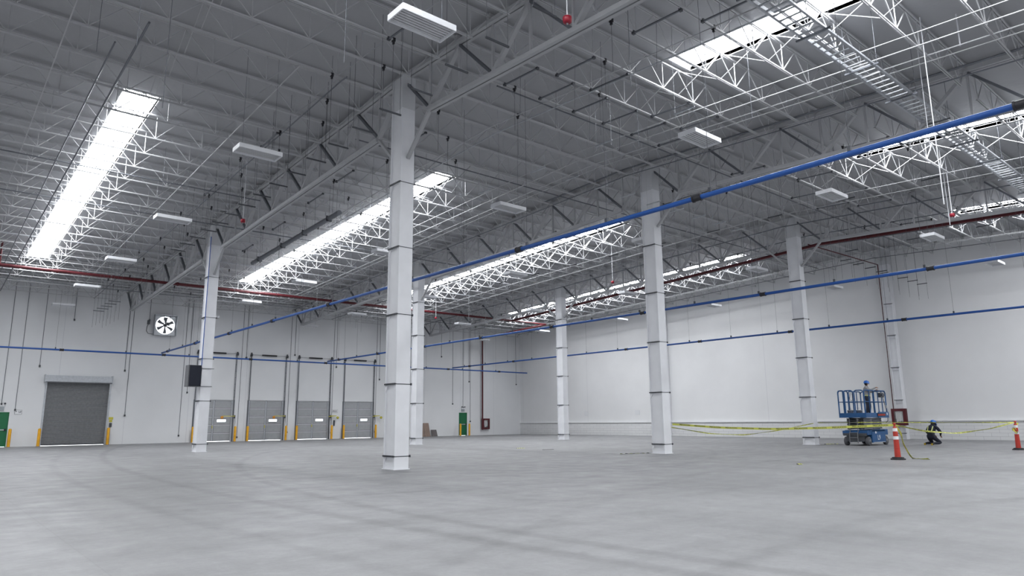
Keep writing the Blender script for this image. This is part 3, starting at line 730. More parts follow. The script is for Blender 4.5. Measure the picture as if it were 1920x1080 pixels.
# green doors
def green_door(n, x, name):
    t = bpy.data.objects.new('door_%d' % n, None); COL.objects.link(t); t.location = (x, YW, 0); struct(t)
    b = MB(); b.box(.04, .88, .02, .06, .025, 2.06); b.build('door_leaf', 'green', t)
    b = MB(); b.box(0, .04, -.02, .1, 0, 2.1).box(.88, .92, -.02, .1, 0, 2.1).box(0, .92, -.02, .1, 2.06, 2.1); b.build('door_frame', 'green', t)
    b = MB(); b.box(.08, .80, -.03, -.01, 1.0, 1.06); b.box(.08, .14, -.02, .02, .99, 1.07); b.build('push_bar', 'galv', t)
    b = MB(); b.box(.74, .84, -.05, .02, .96, 1.10); b.build('door_lock', 'black', t)
green_door(7, 3.72, 'a'); green_door(8, 38.85, 'b')

def sign(x, z, w_, h, lb, lines, grey=False, face='y', y=None):
    t = thing('sign' if not grey else 'exit_sign', lb, 'sign', (x, YW-.012, z) if face == 'y' else (XW-.012, y, z), 0 if face == 'y' else PI/2)
    b = MB(); b.box(-w_/2, w_/2, -.012, .011, -h/2, h/2); b.build('plate', 'signgrey' if grey else 'sign', t)
    b = MB()
    for q in (-1, 1): b.box(-w_/2, w_/2, -.014, -.012, q*h/2-.006, q*h/2+.006); b.box(q*w_/2-.006, q*w_/2+.006, -.014, -.012, -h/2, h/2)
    for li, (zz, hh, marks) in enumerate(lines):
        for (a, c) in marks: b.box(-w_/2+a*w_, -w_/2+c*w_, -.016, -.012, zz*h-hh*h/2, zz*h+hh*h/2)
    b.build('lettering', 'ink', t); return t
mk1 = [(.1, .2), (.23, .36), (.4, .5), (.56, .66), (.7, .88)]; mk2 = [(.08, .22), (.3, .42), (.5, .58), (.62, .9)]
sign(5.08, 2.1, .36, .26, 'small white sign with faint dark marks beside the far green door', [(.2, .14, [(.1, .3), (.5, .62), (.7, .95)]), (-.1, .14, [(.55, .7), (.75, .9)])])
sign(26.3, 2.2, .52, .24, 'white sign with black writing between the third and fourth dock doors', [(.12, .26, [(.15, .3), (.33, .45), (.5, .62), (.7, .85)]), (-.25, .1, [(.1, .3), (.35, .9)])])
sign(0, 1.9, .45, .35, 'black and white wall sign closer to the corner', [(.18, .2, mk1), (-.18, .2, mk2)], face='x', y=44.1)
sign(0, 1.9, .5, .36, 'black and white wall sign closer to the tape-tied column', [(.18, .2, mk1), (-.15, .22, mk2)], face='x', y=38.2)
for x, lb in ((4.18, 'grey emergency exit fitting over the far green door'), (39.28, 'grey emergency exit fitting over the green door near the corner')):
    t = thing('exit_light', lb, 'exit light', (x, YW-.01, 2.32))
    b = MB(); b.box(-.16, .16, -.07, 0, -.13, .10); b.build('sign_panel', 'signgrey', t)
    b = MB(); b.box(-.17, .17, -.06, 0, .14, .26); b.build('battery_case', 'sign', t)
    for s in (-1, 1):
        b = MB(); b.lathe([(0, -.12), (.06, -.12), (.04, -.05), (0, -.04)], (s*.17, 0, .30), 12, axis='y'); b.build('lamp_head', 'dark', t)

# exhaust fan
fx0, fx1, fz0, fz1 = FAN; fc = ((fx0+fx1)/2, (fz0+fz1)/2)
t = thing('exhaust_fan', 'square backlit exhaust fan with six blades high on the back wall', 'fan', (fc[0], YW, fc[1]))
hw = (fx1-fx0)/2; b = MB(); dpt = -.42
b.box(-hw-.03, -hw, dpt, -.002, -hw, hw).box(hw, hw+.03, dpt, -.002, -hw, hw).box(-hw-.03, hw+.03, dpt, -.002, hw, hw+.03).box(-hw-.03, hw+.03, dpt, -.002, -hw-.03, -hw); b.build('housing', 'galv', t)
b = MB(); N_ = 32; R_ = hw*.90; vs = []; fs = []
for k in range(N_):
    a = 2*PI*k/N_; c, s = math.cos(a), math.sin(a); q = hw/max(abs(c), abs(s)); vs += [(R_*c, -.2, R_*s), (q*c, -.2, q*s), (R_*c, -.1, R_*s)]
for k in range(N_): j = (k+1) % N_; fs += [(3*k, 3*j, 3*j+1, 3*k+1), (3*k, 3*k+2, 3*j+2, 3*j)]
b.add(vs, fs); b.build('orifice_panel', 'galv', t)
b = MB(); b.lathe([(0, -.22), (.10, -.22), (.11, -.12), (0, -.12)], (0, 0, 0), 14, axis='y'); b.build('hub', 'dark', t)
for k in range(6):
    a0 = 2*PI*k/6+.35; b = MB(); vs = []
    for i in range(7):
        r_ = .08+i*.082; a = a0+.10*math.sin(i/6*PI)+i*.02; hwid = .035+.014*i
        for s in (-1, 1):
            vs.append((r_*math.cos(a)-s*hwid*math.sin(a), -.17+s*.03, r_*math.sin(a)+s*hwid*math.cos(a)))
    m_ = len(vs); vs += [(x, y+.012, z) for x, y, z in vs]
    fs = []
    for i in range(6): fs += [(2*i, 2*i+1, 2*i+3, 2*i+2), (m_+2*i, m_+2*i+2, m_+2*i+3, m_+2*i+1), (2*i, 2*i+2, m_+2*i+2, m_+2*i), (2*i+1, m_+2*i+1, m_+2*i+3, 2*i+3)]
    fs += [(0, m_, m_+1, 1), (12, 13, m_+13, m_+12)]; b.add(vs, fs); b.build('blade', 'galvd', t)
b = MB(); b.box(-.16, -.13, -.30, -.27, 0, hw).box(.25, .28, -.30, -.27, 0, hw).box(-.16, .28, -.30, -.27, -.02, .02).box(0, .2, -.42, -.28, .02, .2); b.build('motor_mount', 'dark', t)
t = thing('fan_switch', 'dark switch box with looping cable beside the exhaust fan', 'switch', (11.95, YW-.002, 8.3))
b = MB(); b.box(-.08, .08, -.10, 0, -.14, .14); b.build('case', 'dark', t)
b = MB(); b.tube([(0, -.04, -.14), (-.08, -.04, -.3), (-.1, -.04, -.6), (.02, -.04, -.78), (.25, -.04, -.8), (.45, -.04, -.8)], .014, 6); b.build('cable', 'black', t)

# fire hose cabinets
def cabinet(loc, rz, lb):
    t = thing('fire_hose_cabinet', lb, 'cabinet', loc, rz)
    w_, h, d = .42, .50, .20
    b = MB(); b.box(-w_, w_, 0, d, -h, -h+.05).box(-w_, w_, 0, d, h-.05, h).box(-w_, -w_+.04, 0, d, -h, h).box(w_-.04, w_, 0, d, -h, h).box(-w_, w_, d-.02, d, -h, h); b.build('case', 'redbright' if False else 'red', t)
    b = MB(); b.box(-w_, w_, -.03, 0, h-.15, h).box(-w_, w_, -.03, 0, -h, -h+.13).box(-w_, -w_+.15, -.03, 0, -h+.13, h-.15).box(w_-.17, w_, -.03, 0, -h+.13, h-.15); f = b.build('door', 'red', t)
    b = MB(); b.box(-w_+.15, w_-.17, -.018, -.012, -h+.13, h-.15); b.build('pane', 'glass', f)
    b = MB()
    for k in range(6): x = -.20+k*.072; b.tube([(x, .1, .30-.03*(k % 2)), (x+.015, .07, 0), (x, .1, -.30+.02*(k % 3))], .04, 8)
    b.tube([(-.22, .08, .3), (.0, .06, .33), (.2, .08, .3)], .035, 8); b.build('hose', 'hose', t)
    b = MB(); b.lathe([(.02, .03), (.06, .03), (.06, .06), (.02, .07)], (.1, 0, -.28), 12, axis='y'); b.tube([(-.2, .05, -.1), (-.2, .05, -.3)], .02, 8); b.build('nozzle', 'dark', t)
cabinet((41.92, YW-.21, 1.05), 0, 'dark red hose cabinet on the back wall beside the red riser')
cabinet((XW-.70, 17.35, 1.33), PI/2*-1+0 if False else -PI/2*-1*-1, 'dark red hose cabinet on the long wall behind the scissor lift')

# leaning boards
def board(x0, x1, h, m_, lb, lean=.35, th=.03, yo=0):
    t = MB(); y1 = YW-.012-yo; ang = lean
    vs = [(x0, y1-ang-th, .002), (x1, y1-ang-th, .002), (x1, y1-th, h), (x0, y1-th, h)]; vs += [(a, c+th, d) for a, c, d in vs]
    t.add(vs, [(0, 1, 2, 3), (4, 7, 6, 5), (0, 4, 5, 1), (1, 5, 6, 2), (2, 6, 7, 3), (3, 7, 4, 0)]); tag(t.build('leaning_board', m_), lb, 'board', 'boards leaning on the back wall')
board(34.45, 34.85, 1.15, 'cardboard', 'narrow brown board leaning on the back wall behind a column')
board(34.88, 35.45, 1.18, 'cardboard', 'wide brown board leaning on the back wall', .36)
board(35.72, 36.3, .58, 'greyboard', 'short dark grey board leaning on the back wall', .25)

# conduit drops on the back wall
drops = [(4.18, 2.6, 'down to the far green door'), (4.9, 2.25, 'down to the small sign by the green door'), (5.9, 5.0, 'ending high beside the roll-up hood'), (7.5, 8.1, 'ending in a loop high over the roll-up door'),
         (10.75, 4.9, 'with a loose end past the roll-up door'), (11.0, 1.9, 'by the roll-up door control'), (12.0, 8.45, 'down to the fan switch'), (14.5, .5, 'down to the floor before the first dock door'), (14.85, 3.5, 'beside the first dock door'),
         (18.55, .3, 'after the first dock door'), (18.9, 6.2, 'between the first two dock doors, ending high'), (22.35, .6, 'after the second dock door'), (22.7, 6.6, 'ending high between the second and third dock doors'), (26.05, .5, 'after the third dock door'), (26.3, 5.8, 'over the sign between dock doors'), (30.05, .5, 'after the fourth dock door'), (30.35, 4.9, 'past the fourth dock door'),
         (33.6, 6.5, 'behind the second column'), (36.8, 7.2, 'over the boards'), (38.1, 2.9, 'before the corner door, ending in a socket'), (39.3, 2.6, 'down to the exit fitting near the corner'), (40.0, 5.0, 'pale, ending high by the corner green door'), (40.15, 1.3, 'down to the switch by the corner green door'), (45.9, 4.9, 'close to the room corner')]
for x, z, lb in drops:
    t = thing('wall_conduit', 'thin dark back wall conduit '+lb, 'conduit', (x, YW-.02, z), 0, 'conduits on the back wall')
    b = MB(); b.tube([(0, 0, 0), (0, 0, zdeck(YW)-z-.3)], .016, 6); b.build('pipe_run', 'galvd', t)
    b = MB(); b.box(-.045, .045, -.06, .015, -.07, .05); b.build('end_box', 'dark', t)
t = thing('door_control', 'yellow-labelled control station beside the roll-up door', 'control box', (10.2, YW-.005, 1.5))
b = MB(); b.box(-.07, .07, -.08, 0, -.35, -.1); b.build('button_box', 'dark', t)
b = MB(); b.box(-.13, .13, -.015, 0, .12, .28); b.box(-.09, .09, -.015, 0, -.05, .1); b.build('warning_label', 'armyellow', t)
b = MB(); b.box(-.015, .015, -.02, 0, -1.5, -.35); b.build('cable_strip', 'dark', t)

# loudspeaker on column, its conduit
t = thing('wall_speaker', 'dark box-shaped loudspeaker mounted on a white column', 'loudspeaker', (10.02, 34.75, 3.52))
b = MB(); b.box(-.34, .22, -.14, .40, -.5, .5); b.build('case', 'speakerside', t)
b = MB(); b.box(-.30, .22, -.17, -.14, -.48, .48); b.build('grille', 'speaker', t)
b = MB(); b.box(.2, .8, -.15, -.13, .34, .36).box(.2, .75, -.15, -.13, -.50, -.48); b.build('bracket', 'dark', t)
pipe('conduit_drop', [(10.22, 34.55, 10.3), (10.22, 34.55, 4.0)], .02, 'blue', 'dark blue conduit dropping down the column to the loudspeaker', 'conduit', n=6)

# ---------------------------------------------------------------- delineator posts
def delineator(loc, lb, tilt=0):
    t = thing('delineator_post', lb, 'traffic post', loc, 0, 'orange traffic posts'); t.rotation_euler = (0, tilt, .3)
    b = MB(); b.lathe([(0, .0), (.215, 0), (.215, .03), (.19, .045), (.17, .05), (.17, .075), (.11, .085), (0, .085)], n=8, smooth=False); b.build('rubber_base', 'rubber', t)
    def rr(z): return .092-.030*(z/1.05)
    b = MB(); b.lathe([(rr(.07), .07), (rr(.95), .95), (.06, .98), (.045, 1.0), (.025, 1.04), (.025, 1.07), (.04, 1.08), (.04, 1.12), (.02, 1.13), (0, 1.13)], n=20)
    for z in (.36, .60, .80): b.lathe([(rr(z)+.001, z-.012), (rr(z)+.006, z), (rr(z)+.001, z+.012)], n=20)
    b.build('post', 'orange', t)
    for z0, z1 in ((.62, .72), (.87, .97)):
        b = MB(); b.lathe([(rr(z0)+.004, z0), (rr(z1)+.004, z1)], n=20); b.build('reflective_band', 'reflect', t)
    return t
P1 = Vector((23.72, 9.15, 0)); P2 = Vector((33.35, 8.35, 0))
delineator(P1, 'orange and white traffic post before the scissor lift')
delineator(P2, 'orange traffic post draped with bunched yellow tape', -.07)

# ---------------------------------------------------------------- caution tape
TV, TF = text_mesh('PRECAUCION')
tw0 = max(v.x for v in TV)-min(v.x for v in TV); th0 = max(v.y for v in TV)-min(v.y for v in TV)
def tape(pts, lb, w_=.075, twist=0, letters=True, sag=0, name='caution_tape'):
    # dense path
    P = [Vector(p) for p in pts]; D = []
    for i in range(len(P)-1):
        for k in range(14): D.append(P[i].lerp(P[i+1], k/14))
    D.append(P[-1]); n = len(D)
    for _ in range(6):
        D = [D[0]]+[(D[i-1]+D[i]*2+D[i+1])/4 for i in range(1, n-1)]+[D[-1]]
    cum = [0]
    for i in range(1, n): cum.append(cum[-1]+(D[i]-D[i-1]).length)
    def at(s):
        s = max(0, min(cum[-1]-1e-6, s)); i = 0
        while i < n-2 and cum[i+1] < s: i += 1
        f = (s-cum[i])/max(1e-9, cum[i+1]-cum[i]); p = D[i].lerp(D[i+1], f); d = (D[i+1]-D[i]).normalized()
        u = Vector((0, 0, 1)); u = (u-d*u.dot(d)); u = u.normalized() if u.length > 1e-3 else Vector((1, 0, 0)); nn = d.cross(u)
        a = twist*math.sin(s*1.1+.6)
        u2 = u*math.cos(a)+nn*math.sin(a); n2 = d.cross(u2); return p, d, u2, n2
    b = MB(); vs = []; m = int(cum[-1]/.12)+2
    for k in range(m):
        p, d, u, nn = at(cum[-1]*k/(m-1))
        for s, o in ((-1, -.0008), (1, -.0008), (1, .0008), (-1, .0008)): vs.append(p+u*s*w_/2+nn*o)
    fs = []
    for k in range(m-1):
        for q in range(4): fs.append((4*k+q, 4*k+(q+1) % 4, 4*k+4+(q+1) % 4, 4*k+4+q))
    b.add(vs, fs, 0)
    sc_ = w_*.74/th0; s = .3
    while s < cum[-1]-.4:
        for side in (1, -1):
            vv = []
            for v in TV:
                p, d, u, nn = at(s+side*v.x*sc_*.95+tw0*sc_/2); vv.append(p+u*v.y*sc_+nn*.003*side)
            b.add(vv, TF, 1)
        s += tw0*sc_*1.35
    return tag(b.build(name, ['tape', 'ink']), lb, 'tape', 'yellow caution tape')
T1 = P1+Vector((0, 0, 1.07)); T2 = Vector((33.25, 8.35, 1.07))
a0 = Vector((22.79, 17.0, 1.12))
tape([a0, a0.lerp(T1, .25)+Vector((0, 0, -.12)), a0.lerp(T1, .5)+Vector((0, 0, -.16)), a0.lerp(T1, .75)+Vector((0, 0, -.10)), T1], 'yellow caution tape stretched from a column to the orange post')
c0 = Vector((34.25, 17.0, 1.05))
a1 = Vector((22.79, 17.05, 1.0))
tape([a1, a1.lerp(c0, .22)+Vector((0, 0, -.3)), a1.lerp(c0, .45)+Vector((0, 0, -.42)), a1.lerp(c0, .7)+Vector((0, 0, -.28)), c0], 'twisted yellow tape sagging between two columns', .045, 1.1)
c1 = Vector((34.78, 17.0, 1.07))
tape([c1, c1.lerp(T2, .3)+Vector((0, 0, .02)), c1.lerp(T2, .7), T2], 'taut twisted yellow tape behind the scissor lift', .038, 1.2)
tape([T1, T1.lerp(T2, .2)+Vector((0, 0, -.22)), T1.lerp(T2, .45)+Vector((0, 0, -.34)), T1.lerp(T2, .75)+Vector((0, 0, -.22)), T2], 'sagging yellow tape between the two orange posts', .048, .9)
# loose ends on the post and floor
tape([P1+Vector((.06, -.02, 1.02)), P1+Vector((.16, -.11, .8)), P1+Vector((.17, -.13, .5)), P1+Vector((.28, -.24, .15)), P1+Vector((.36, -.30, .02)), P1+Vector((.5, -.42, .03)), P1+Vector((.42, -.55, .02)), P1+Vector((.62, -.62, .03)), P1+Vector((.5, -.72, .02))], 'loose yellow tape trailing from the orange post to the floor', .07, 1.4)
random.seed(11)
tape([P2+Vector((-.02, -.1, 1.05)), P2+Vector((-.13, .02, .85)), P2+Vector((-.1, -.1, .66)), P2+Vector((-.16, .06, .72)), P2+Vector((-.1, .08, .9)), P2+Vector((-.15, -.06, .6)), P2+Vector((-.08, .02, .82))], 'bunched yellow tape hanging on the edge post', .08, 1.6)
for (x, y, dx, dy, lb) in ((22.2, 17.72, -1.25, .42, 'strip of yellow tape on the floor beside the tape-tied column'), (35.0, 16.9, .8, -.3, 'short strip of yellow tape on the floor by the scissor lift column'),
                           (22.25, 25.75, .3, -.25, 'small scrap of yellow tape on the floor far behind the columns'), (19.4, 10.2, .12, -.06, 'tiny scrap of yellow tape alone on the open floor')):
    b = MB(); n = 12; vs = []
    for k in range(n+1):
        f = k/n; px, py = x+dx*f, y+dy*f; L = math.hypot(dx, dy); nx, ny = -dy/L*.05, dx/L*.05; h = .006+.03*abs(math.sin(k*1.7))
        vs += [(px-nx, py-ny, .003+h*.3), (px+nx, py+ny, .003+h)]
    b.add(vs, [(2*k, 2*k+1, 2*k+3, 2*k+2) for k in range(n)], 0); b.mi = [(0 if k % 3 else 1) for k in range(n)]
    tag(b.build('tape_scrap', ['tape', 'ink']), lb, 'tape', 'yellow caution tape')
for x, y, z in ((25.6, 24.6, .01),):
    b = MB(); b.bar((21.8, 23.42, .01), (22.45, 23.4, .01), .05, .012); tag(b.build('floor_strip', 'greyboard'), 'thin dark strip lying on the floor behind the columns', 'strip')

# ---------------------------------------------------------------- scissor lift
LX, LY = 35.6, 15.1
t = thing('scissor_lift', 'blue scissor lift with folded stack and railed platform', 'scissor lift', (LX, LY, 0))
b = MB()
b.box(-1.15, 1.12, -.42, .42, .20, .50, 1)                       # inner frame
b.box(-.72, .78, -.60, -.38, .14, .70, 0); b.box(-.72, .78, .38, .60, .14, .70, 0)   # side modules
b.box(-1.18, -.72, -.58, .58, .50, .70, 0); b.box(.78, 1.16, -.58, .58, .48, .74, 0); b.box(-.9, 1.0, -.60, .60, .66, .72, 0)
b.box(-1.2, -1.16, -.55, .55, .46, .58, 1)
b.box(-.6, .7, -.605, -.60, .13, .165, 2)
b.build('chassis', ['liftblue', 'dark', 'galv'], t)
for (x, y) in ((-.95, -.50), (-.95, .50), (.98, -.50), (.98, .50)):
    b = MB(); b.lathe([(.08, -.08), (.17, -.08), (.205, -.06), (.21, 0), (.205, .06), (.17, .08), (.08, .08)], (x, y, .21), 22, axis='y'); wh = b.build('wheel', 'tyre', t)
    b = MB(); b.lathe([(0, -.085), (.09, -.085), (.10, -.06), (0.1, .06), (.09, .085), (0, .085)], (x, y, .21), 14, axis='y'); b.build('hub', 'galvd', wh)
for k in range(6):
    z0 = .78+k*.088
    for s in (-1, 1):
        for (za, zb, yy) in ((z0, z0+.06, .36), (z0+.06, z0, .28)):
            b = MB(); b.bar((-1.0, s*yy, za), (.98, s*yy, zb), .05, .07); b.build('scissor_arm', 'galvd', t)
    b = MB()
    for x in (-1.0, 0, .98): b.tube([(x, -.4, z0+.03), (x, .4, z0+.03)], .028, 8)
    b.build('pivot_pin', 'dark', t)
b = MB(); b.tube([(-.6, 0, .8), (.5, 0, 1.1)], .06, 10); b.build('lift_cylinder', 'galvd', t)
b = MB(); b.box(-1.22, 1.26, -.62, .62, 1.31, 1.37); b.box(-1.22, 1.26, -.64, -.62, 1.31, 1.53); b.box(-1.22, 1.26, .62, .64, 1.31, 1.53); b.box(-1.24, -1.22, -.64, .64, 1.31, 1.53); b.box(1.24, 1.26, -.64, .64, 1.31, 1.53)
b.box(.10, 1.30, -.66, -.64, 1.30, 1.58); b.build('platform_deck', 'liftblue', t)
ZR = 2.60
def rail_panel(p0, p1, posts=2, mid=True, lb='guardrail'):
    p0 = Vector(p0); p1 = Vector(p1); b = MB(); d = (p1-p0); L = d.length; d = d/L; r = .12
    zb = 1.5
    path = [p0+Vector((0, 0, zb)), p0+Vector((0, 0, ZR-r))]
    for k in range(1, 5): a = k/4*PI/2; path.append(p0+d*(r-r*math.cos(a))+Vector((0, 0, ZR-r+r*math.sin(a))))
    for k in range(0, 5): a = k/4*PI/2; path.append(p1-d*(r-r*math.sin(a))+Vector((0, 0, ZR-r+r*math.cos(a))))
    path += [p1+Vector((0, 0, ZR-r)), p1+Vector((0, 0, zb))]
    b.tube(path, .027, 8)
    if mid: b.tube([p0+Vector((0, 0, 2.06)), p1+Vector((0, 0, 2.06))], .017, 8)
    for k in range(1, posts): q = p0+d*L*k/posts; b.tube([q+Vector((0, 0, zb)), q+Vector((0, 0, ZR))], .024, 8)
    b.build(lb, 'liftblue', t)
rail_panel((-1.22, -.62, 0), (-.15, -.62, 0), 2); rail_panel((-.10, -.60, 0), (1.24, -.60, 0), 3); rail_panel((-1.22, .62, 0), (-.15, .62, 0), 2); rail_panel((-.10, .60, 0), (1.24, .60, 0), 3)
rail_panel((1.26, -.60, 0), (1.26, .60, 0), 2); rail_panel((-1.22, -.60, 0), (-1.22, -.16, 0), 1, True, 'gate'); rail_panel((-1.22, -.10, 0), (-1.22, .34, 0), 1); rail_panel((-1.24, .30, 0), (-1.24, .60, 0), 1)
b = MB()
for s in (-.02, .36): b.tube([(-1.26, s-.15, .62), (-1.30, s-.15, .35), (-1.30, s-.15, .12)], .018, 6); b.tube([(-1.20, s-.15, .62), (-1.16, s-.15, 1.3)], .018, 6)
for z in (.18, .38, .60, .85, 1.08): b.tube([(-1.28 if z < .7 else -1.18, -.17, z), (-1.28 if z < .7 else -1.18, .21, z)], .016, 6)
b.build('ladder', 'mid', t)
b = MB(); b.box(.55, .95, -.66, -.52, 2.28, 2.50); b.box(.60, .9, -.72, -.66, 2.35, 2.45); b.build('control_box', 'dark', t)
b = MB(); b.tube([(.9, -.6, 2.3), (.98, -.63, 2.0), (1.1, -.63, 1.75), (1.18, -.64, 1.6)], .014, 6); b.tube([(1.16, -.66, 1.4), (1.22, -.62, 1.15), (1.24, -.5, 1.05)], .014, 6); b.build('cable', 'black', t)
b = MB(); b.box(1.08, 1.2, -.70, -.64, 1.75, 1.9); b.build('outlet_box', 'bucket', t)
b = MB(); b.box(-.02, .88, -.668, -.662, 1.37, 1.51, 0)
xx = 0.02; random.seed(5)
while xx < .85:
    ww = .03+random.random()*.04; b.box(xx, xx+ww, -.672, -.668, 1.40, 1.48-random.random()*.02, 1); xx += ww+.018
b.build('warning_sign', ['ink', 'orange'], t)
b = MB(); b.box(1.05, 1.14, -.668, -.662, 1.42, 1.54); b.box(-.35, -.27, -.606, -.602, .56, .66); b.box(-.22, -.19, -.606, -.602, .56, .64)
vs, fs = text_mesh('L9'); s9 = .34/1.0
b.add([(v.x*s9+.02, -.608, v.y*s9*.9+.36) for v in vs], fs); b.build('decal', 'sign', t)
b = MB(); b.tube([(-1.245, .0, 2.5), (-1.26, .06, 2.2), (-1.26, .0, 2.1), (-1.26, -.1, 2.15), (-1.25, -.08, 2.45)], .012, 6); b.build('hanging_strap', 'black', t)
for (x, y, lb, m_) in ((34.75, 15.35, 'grey bucket standing on the lift platform near its gate', 'bucket'), (34.9, 15.0, 'pale bucket standing on the lift platform nearer the worker', 'bucket')):
    q = thing('bucket', lb, 'bucket', (x, y, 1.37)); b = MB(); b.lathe([(0, .01), (.11, 0), (.14, .28), (.145, .28), (.145, .3), (.13, .3), (.1, .02), (0, .02)], n=18); b.build('body', m_, q)
    b = MB(); b.tube([(.14*math.cos(a), 0, .28+.12*math.sin(a)) for a in [PI*k/8 for k in range(9)]], .004, 5); b.build('handle', 'dark', q)

# ---------------------------------------------------------------- people
def skin_body(name, J, E, zones, mats, root='pelvis', sub=2):
    idx = {k: i for i, k in enumerate(J)}
    me = bpy.data.meshes.new(name); me.from_pydata([J[k][0] for k in J], [(idx[a], idx[c]) for a, c in E], [])
    o = bpy.data.objects.new(name, me); COL.objects.link(o)
    o.modifiers.new('s', 'SKIN').use_smooth_shade = True
    sk_ = me.skin_vertices[0].data
    for k, i in idx.items():
        r = J[k][1]; sk_[i].radius = (r, r) if not isinstance(r, tuple) else r; sk_[i].use_root = (k == root)
    md = o.modifiers.new('u', 'SUBSURF'); md.levels = sub; md.render_levels = sub
    bpy.context.view_layer.update()
    m2 = bpy.data.meshes.new_from_object(o.evaluated_get(bpy.context.evaluated_depsgraph_get()))
    bpy.data.objects.remove(o)
    m2.materials.clear()
    for q in mats: m2.materials.append(M[q])
    segs = [(Vector(J[a][0]), Vector(J[c][0]), zones.get((a, c), 0)) for a, c in E]
    for p in m2.polygons:
        c = p.center; best = (9, 0)
        for a, d, z in segs:
            ab = d-a; f = max(0, min(1, (c-a).dot(ab)/max(1e-9, ab.length_squared))); q = (c-(a+ab*f)).length
            if q < best[0]: best = (q, z)
        p.material_index = best[1]; p.use_smooth = True
    r = bpy.data.objects.new(name, m2); COL.objects.link(r); return r
def hand(J, E, Z, side, wrist, direc, palm_n, curl, skin_i):
    # five fingers rooted in the palm
    w_ = Vector(wrist); d = Vector(direc).normalized(); nrm = Vector(palm_n).normalized(); lat = d.cross(nrm).normalized()
    J['palm'+side] = (w_+d*.05, .028); E.append(('wrist'+side, 'palm'+side)); Z[('wrist'+side, 'palm'+side)] = skin_i
    for i, (off, L) in enumerate(((-.03, .062), (-.01, .072), (.011, .068), (.031, .052))):
        a = w_+d*.09+lat*off; k1 = 'f%d%s' % (i, side); k2 = k1+'b'; k3 = k1+'c'
        J[k1] = (a, .0095); J[k2] = (a+(d*math.cos(curl)+nrm*math.sin(curl))*L*.5, .009); J[k3] = (J[k2][0]+(d*math.cos(curl*2.2)+nrm*math.sin(curl*2.2))*L*.5, .0075)
        for e in (('palm'+side, k1), (k1, k2), (k2, k3)): E.append(e); Z[e] = skin_i
    a = w_+d*.03+lat*-.032; J['t1'+side] = (a, .011); J['t2'+side] = (a+(d*.6-lat*.55+nrm*.4)*.05, .0095); J['t3'+side] = (a+(d*.8-lat*.5+nrm*.6)*.08, .008)
    for e in (('palm'+side, 't1'+side), ('t1'+side, 't2'+side), ('t2'+side, 't3'+side)): E.append(e); Z[e] = skin_i
def helmet(parent, c, fwd, up, m_='helmet', k_=1.0):
    f = Vector(fwd).normalized(); u = Vector(up).normalized(); s = f.cross(u).normalized(); u = s.cross(f); b = MB(); vs = []; n = 20
    prof = [(0, .125), (.045, .122), (.078, .11), (.102, .082), (.115, .04), (.118, 0.0), (.126, -.008)]
    for r, z in prof:
        for k in range(n):
            a = 2*PI*k/n; ex = 1.12; br = 0
            if r >= .125 and math.cos(a) > .35: br = .055*(math.cos(a)-.35)/.65
            vs.append(Vector(c)+(f*(r*ex*math.cos(a)+br)+s*r*math.sin(a)+u*(z-br*.25))*k_)
    b.add(vs, [(i*n+k, i*n+(k+1) % n, (i+1)*n+(k+1) % n, (i+1)*n+k) for i in range(len(prof)-1) for k in range(n)], 0, True)
    b.tube([Vector(c)-f*.1+u*.10, Vector(c)+u*.13, Vector(c)+f*.10+u*.095], .01, 6)
    return b.build('hard_hat', m_, parent)
def head_bits(parent, c, f, u, facing=True):
    c = Vector(c); f = Vector(f).normalized(); u = Vector(u).normalized(); s = f.cross(u).normalized()
    b = MB()
    for r in (-1, 1): b.lathe([(0, -.014), (.012, -.008), (.014, 0), (.012, .008), (0, .014)], c+f*.088+s*r*.033+u*.012, 8, axis='z')
    b.build('eye', 'hair', parent)
    b = MB(); b.bar(c+f*.09+u*.01, c+f*.118-u*.03, .022, .018); b.build('nose', 'skin', parent)
    b = MB(); b.bar(c+f*.094-u*.058-s*.024, c+f*.094-u*.058+s*.024, .008, .008); b.build('mouth', 'red', parent)
    for r in (-1, 1):
        b = MB(); b.lathe([(0, -.012), (.022, -.008), (.028, 0), (.022, .008), (0, .012)], c+s*r*.082-u*.005, 10, axis='x' if abs(s.x) > abs(s.y) else 'y'); b.build('ear', 'skin', parent)
    b = MB(); vs = []; n = 16; prof = [(.06, .115), (.095, .08), (.104, .03), (.102, -.02), (.085, -.07), (.055, -.095)]
    for r, z in prof:
        for k in range(n+1):
            a = PI*.42+(PI*1.16)*k/n; vs.append(c+f*r*1.02*math.cos(a)+s*r*.93*math.sin(a)+u*z)
    b.add(vs, [(i*(n+1)+k, i*(n+1)+k+1, (i+1)*(n+1)+k+1, (i+1)*(n+1)+k) for i in range(len(prof)-1) for k in range(n)], 0, True); b.build('hair', 'hair', parent)

# standing worker (local: faces +X, Z up, feet at 0)
J = {'pelvis': ((0, 0, .90), (.135, .115)), 'waist': ((.0, 0, 1.04), (.165, .14)), 'chest': ((-.01, 0, 1.24), (.19, .155)), 'neckb': ((-.01, 0, 1.40), (.085, .075)), 'neck': ((.0, 0, 1.47), .052), 'head': ((.02, 0, 1.555), (.078, .085)), 'crown': ((.015, 0, 1.64), (.075, .08)),
     'shL': ((-.01, .18, 1.35), .078), 'elL': ((.13, .25, 1.16), .062), 'wristL': ((.36, .16, 1.24), .030), 'shR': ((-.01, -.18, 1.35), .078), 'elR': ((.20, -.23, 1.24), .062), 'wristR': ((.40, -.10, 1.36), .030),
     'hipL': ((0, .10, .84), .105), 'kneeL': ((.05, .12, .48), .078), 'ankL': ((.0, .12, .09), .046), 'toeL': ((.17, .14, .045), .042), 'hipR': ((0, -.10, .84), .105), 'kneeR': ((-.01, -.12, .48), .078), 'ankR': ((-.07, -.12, .09), .046), 'toeR': ((.11, -.15, .045), .042)}
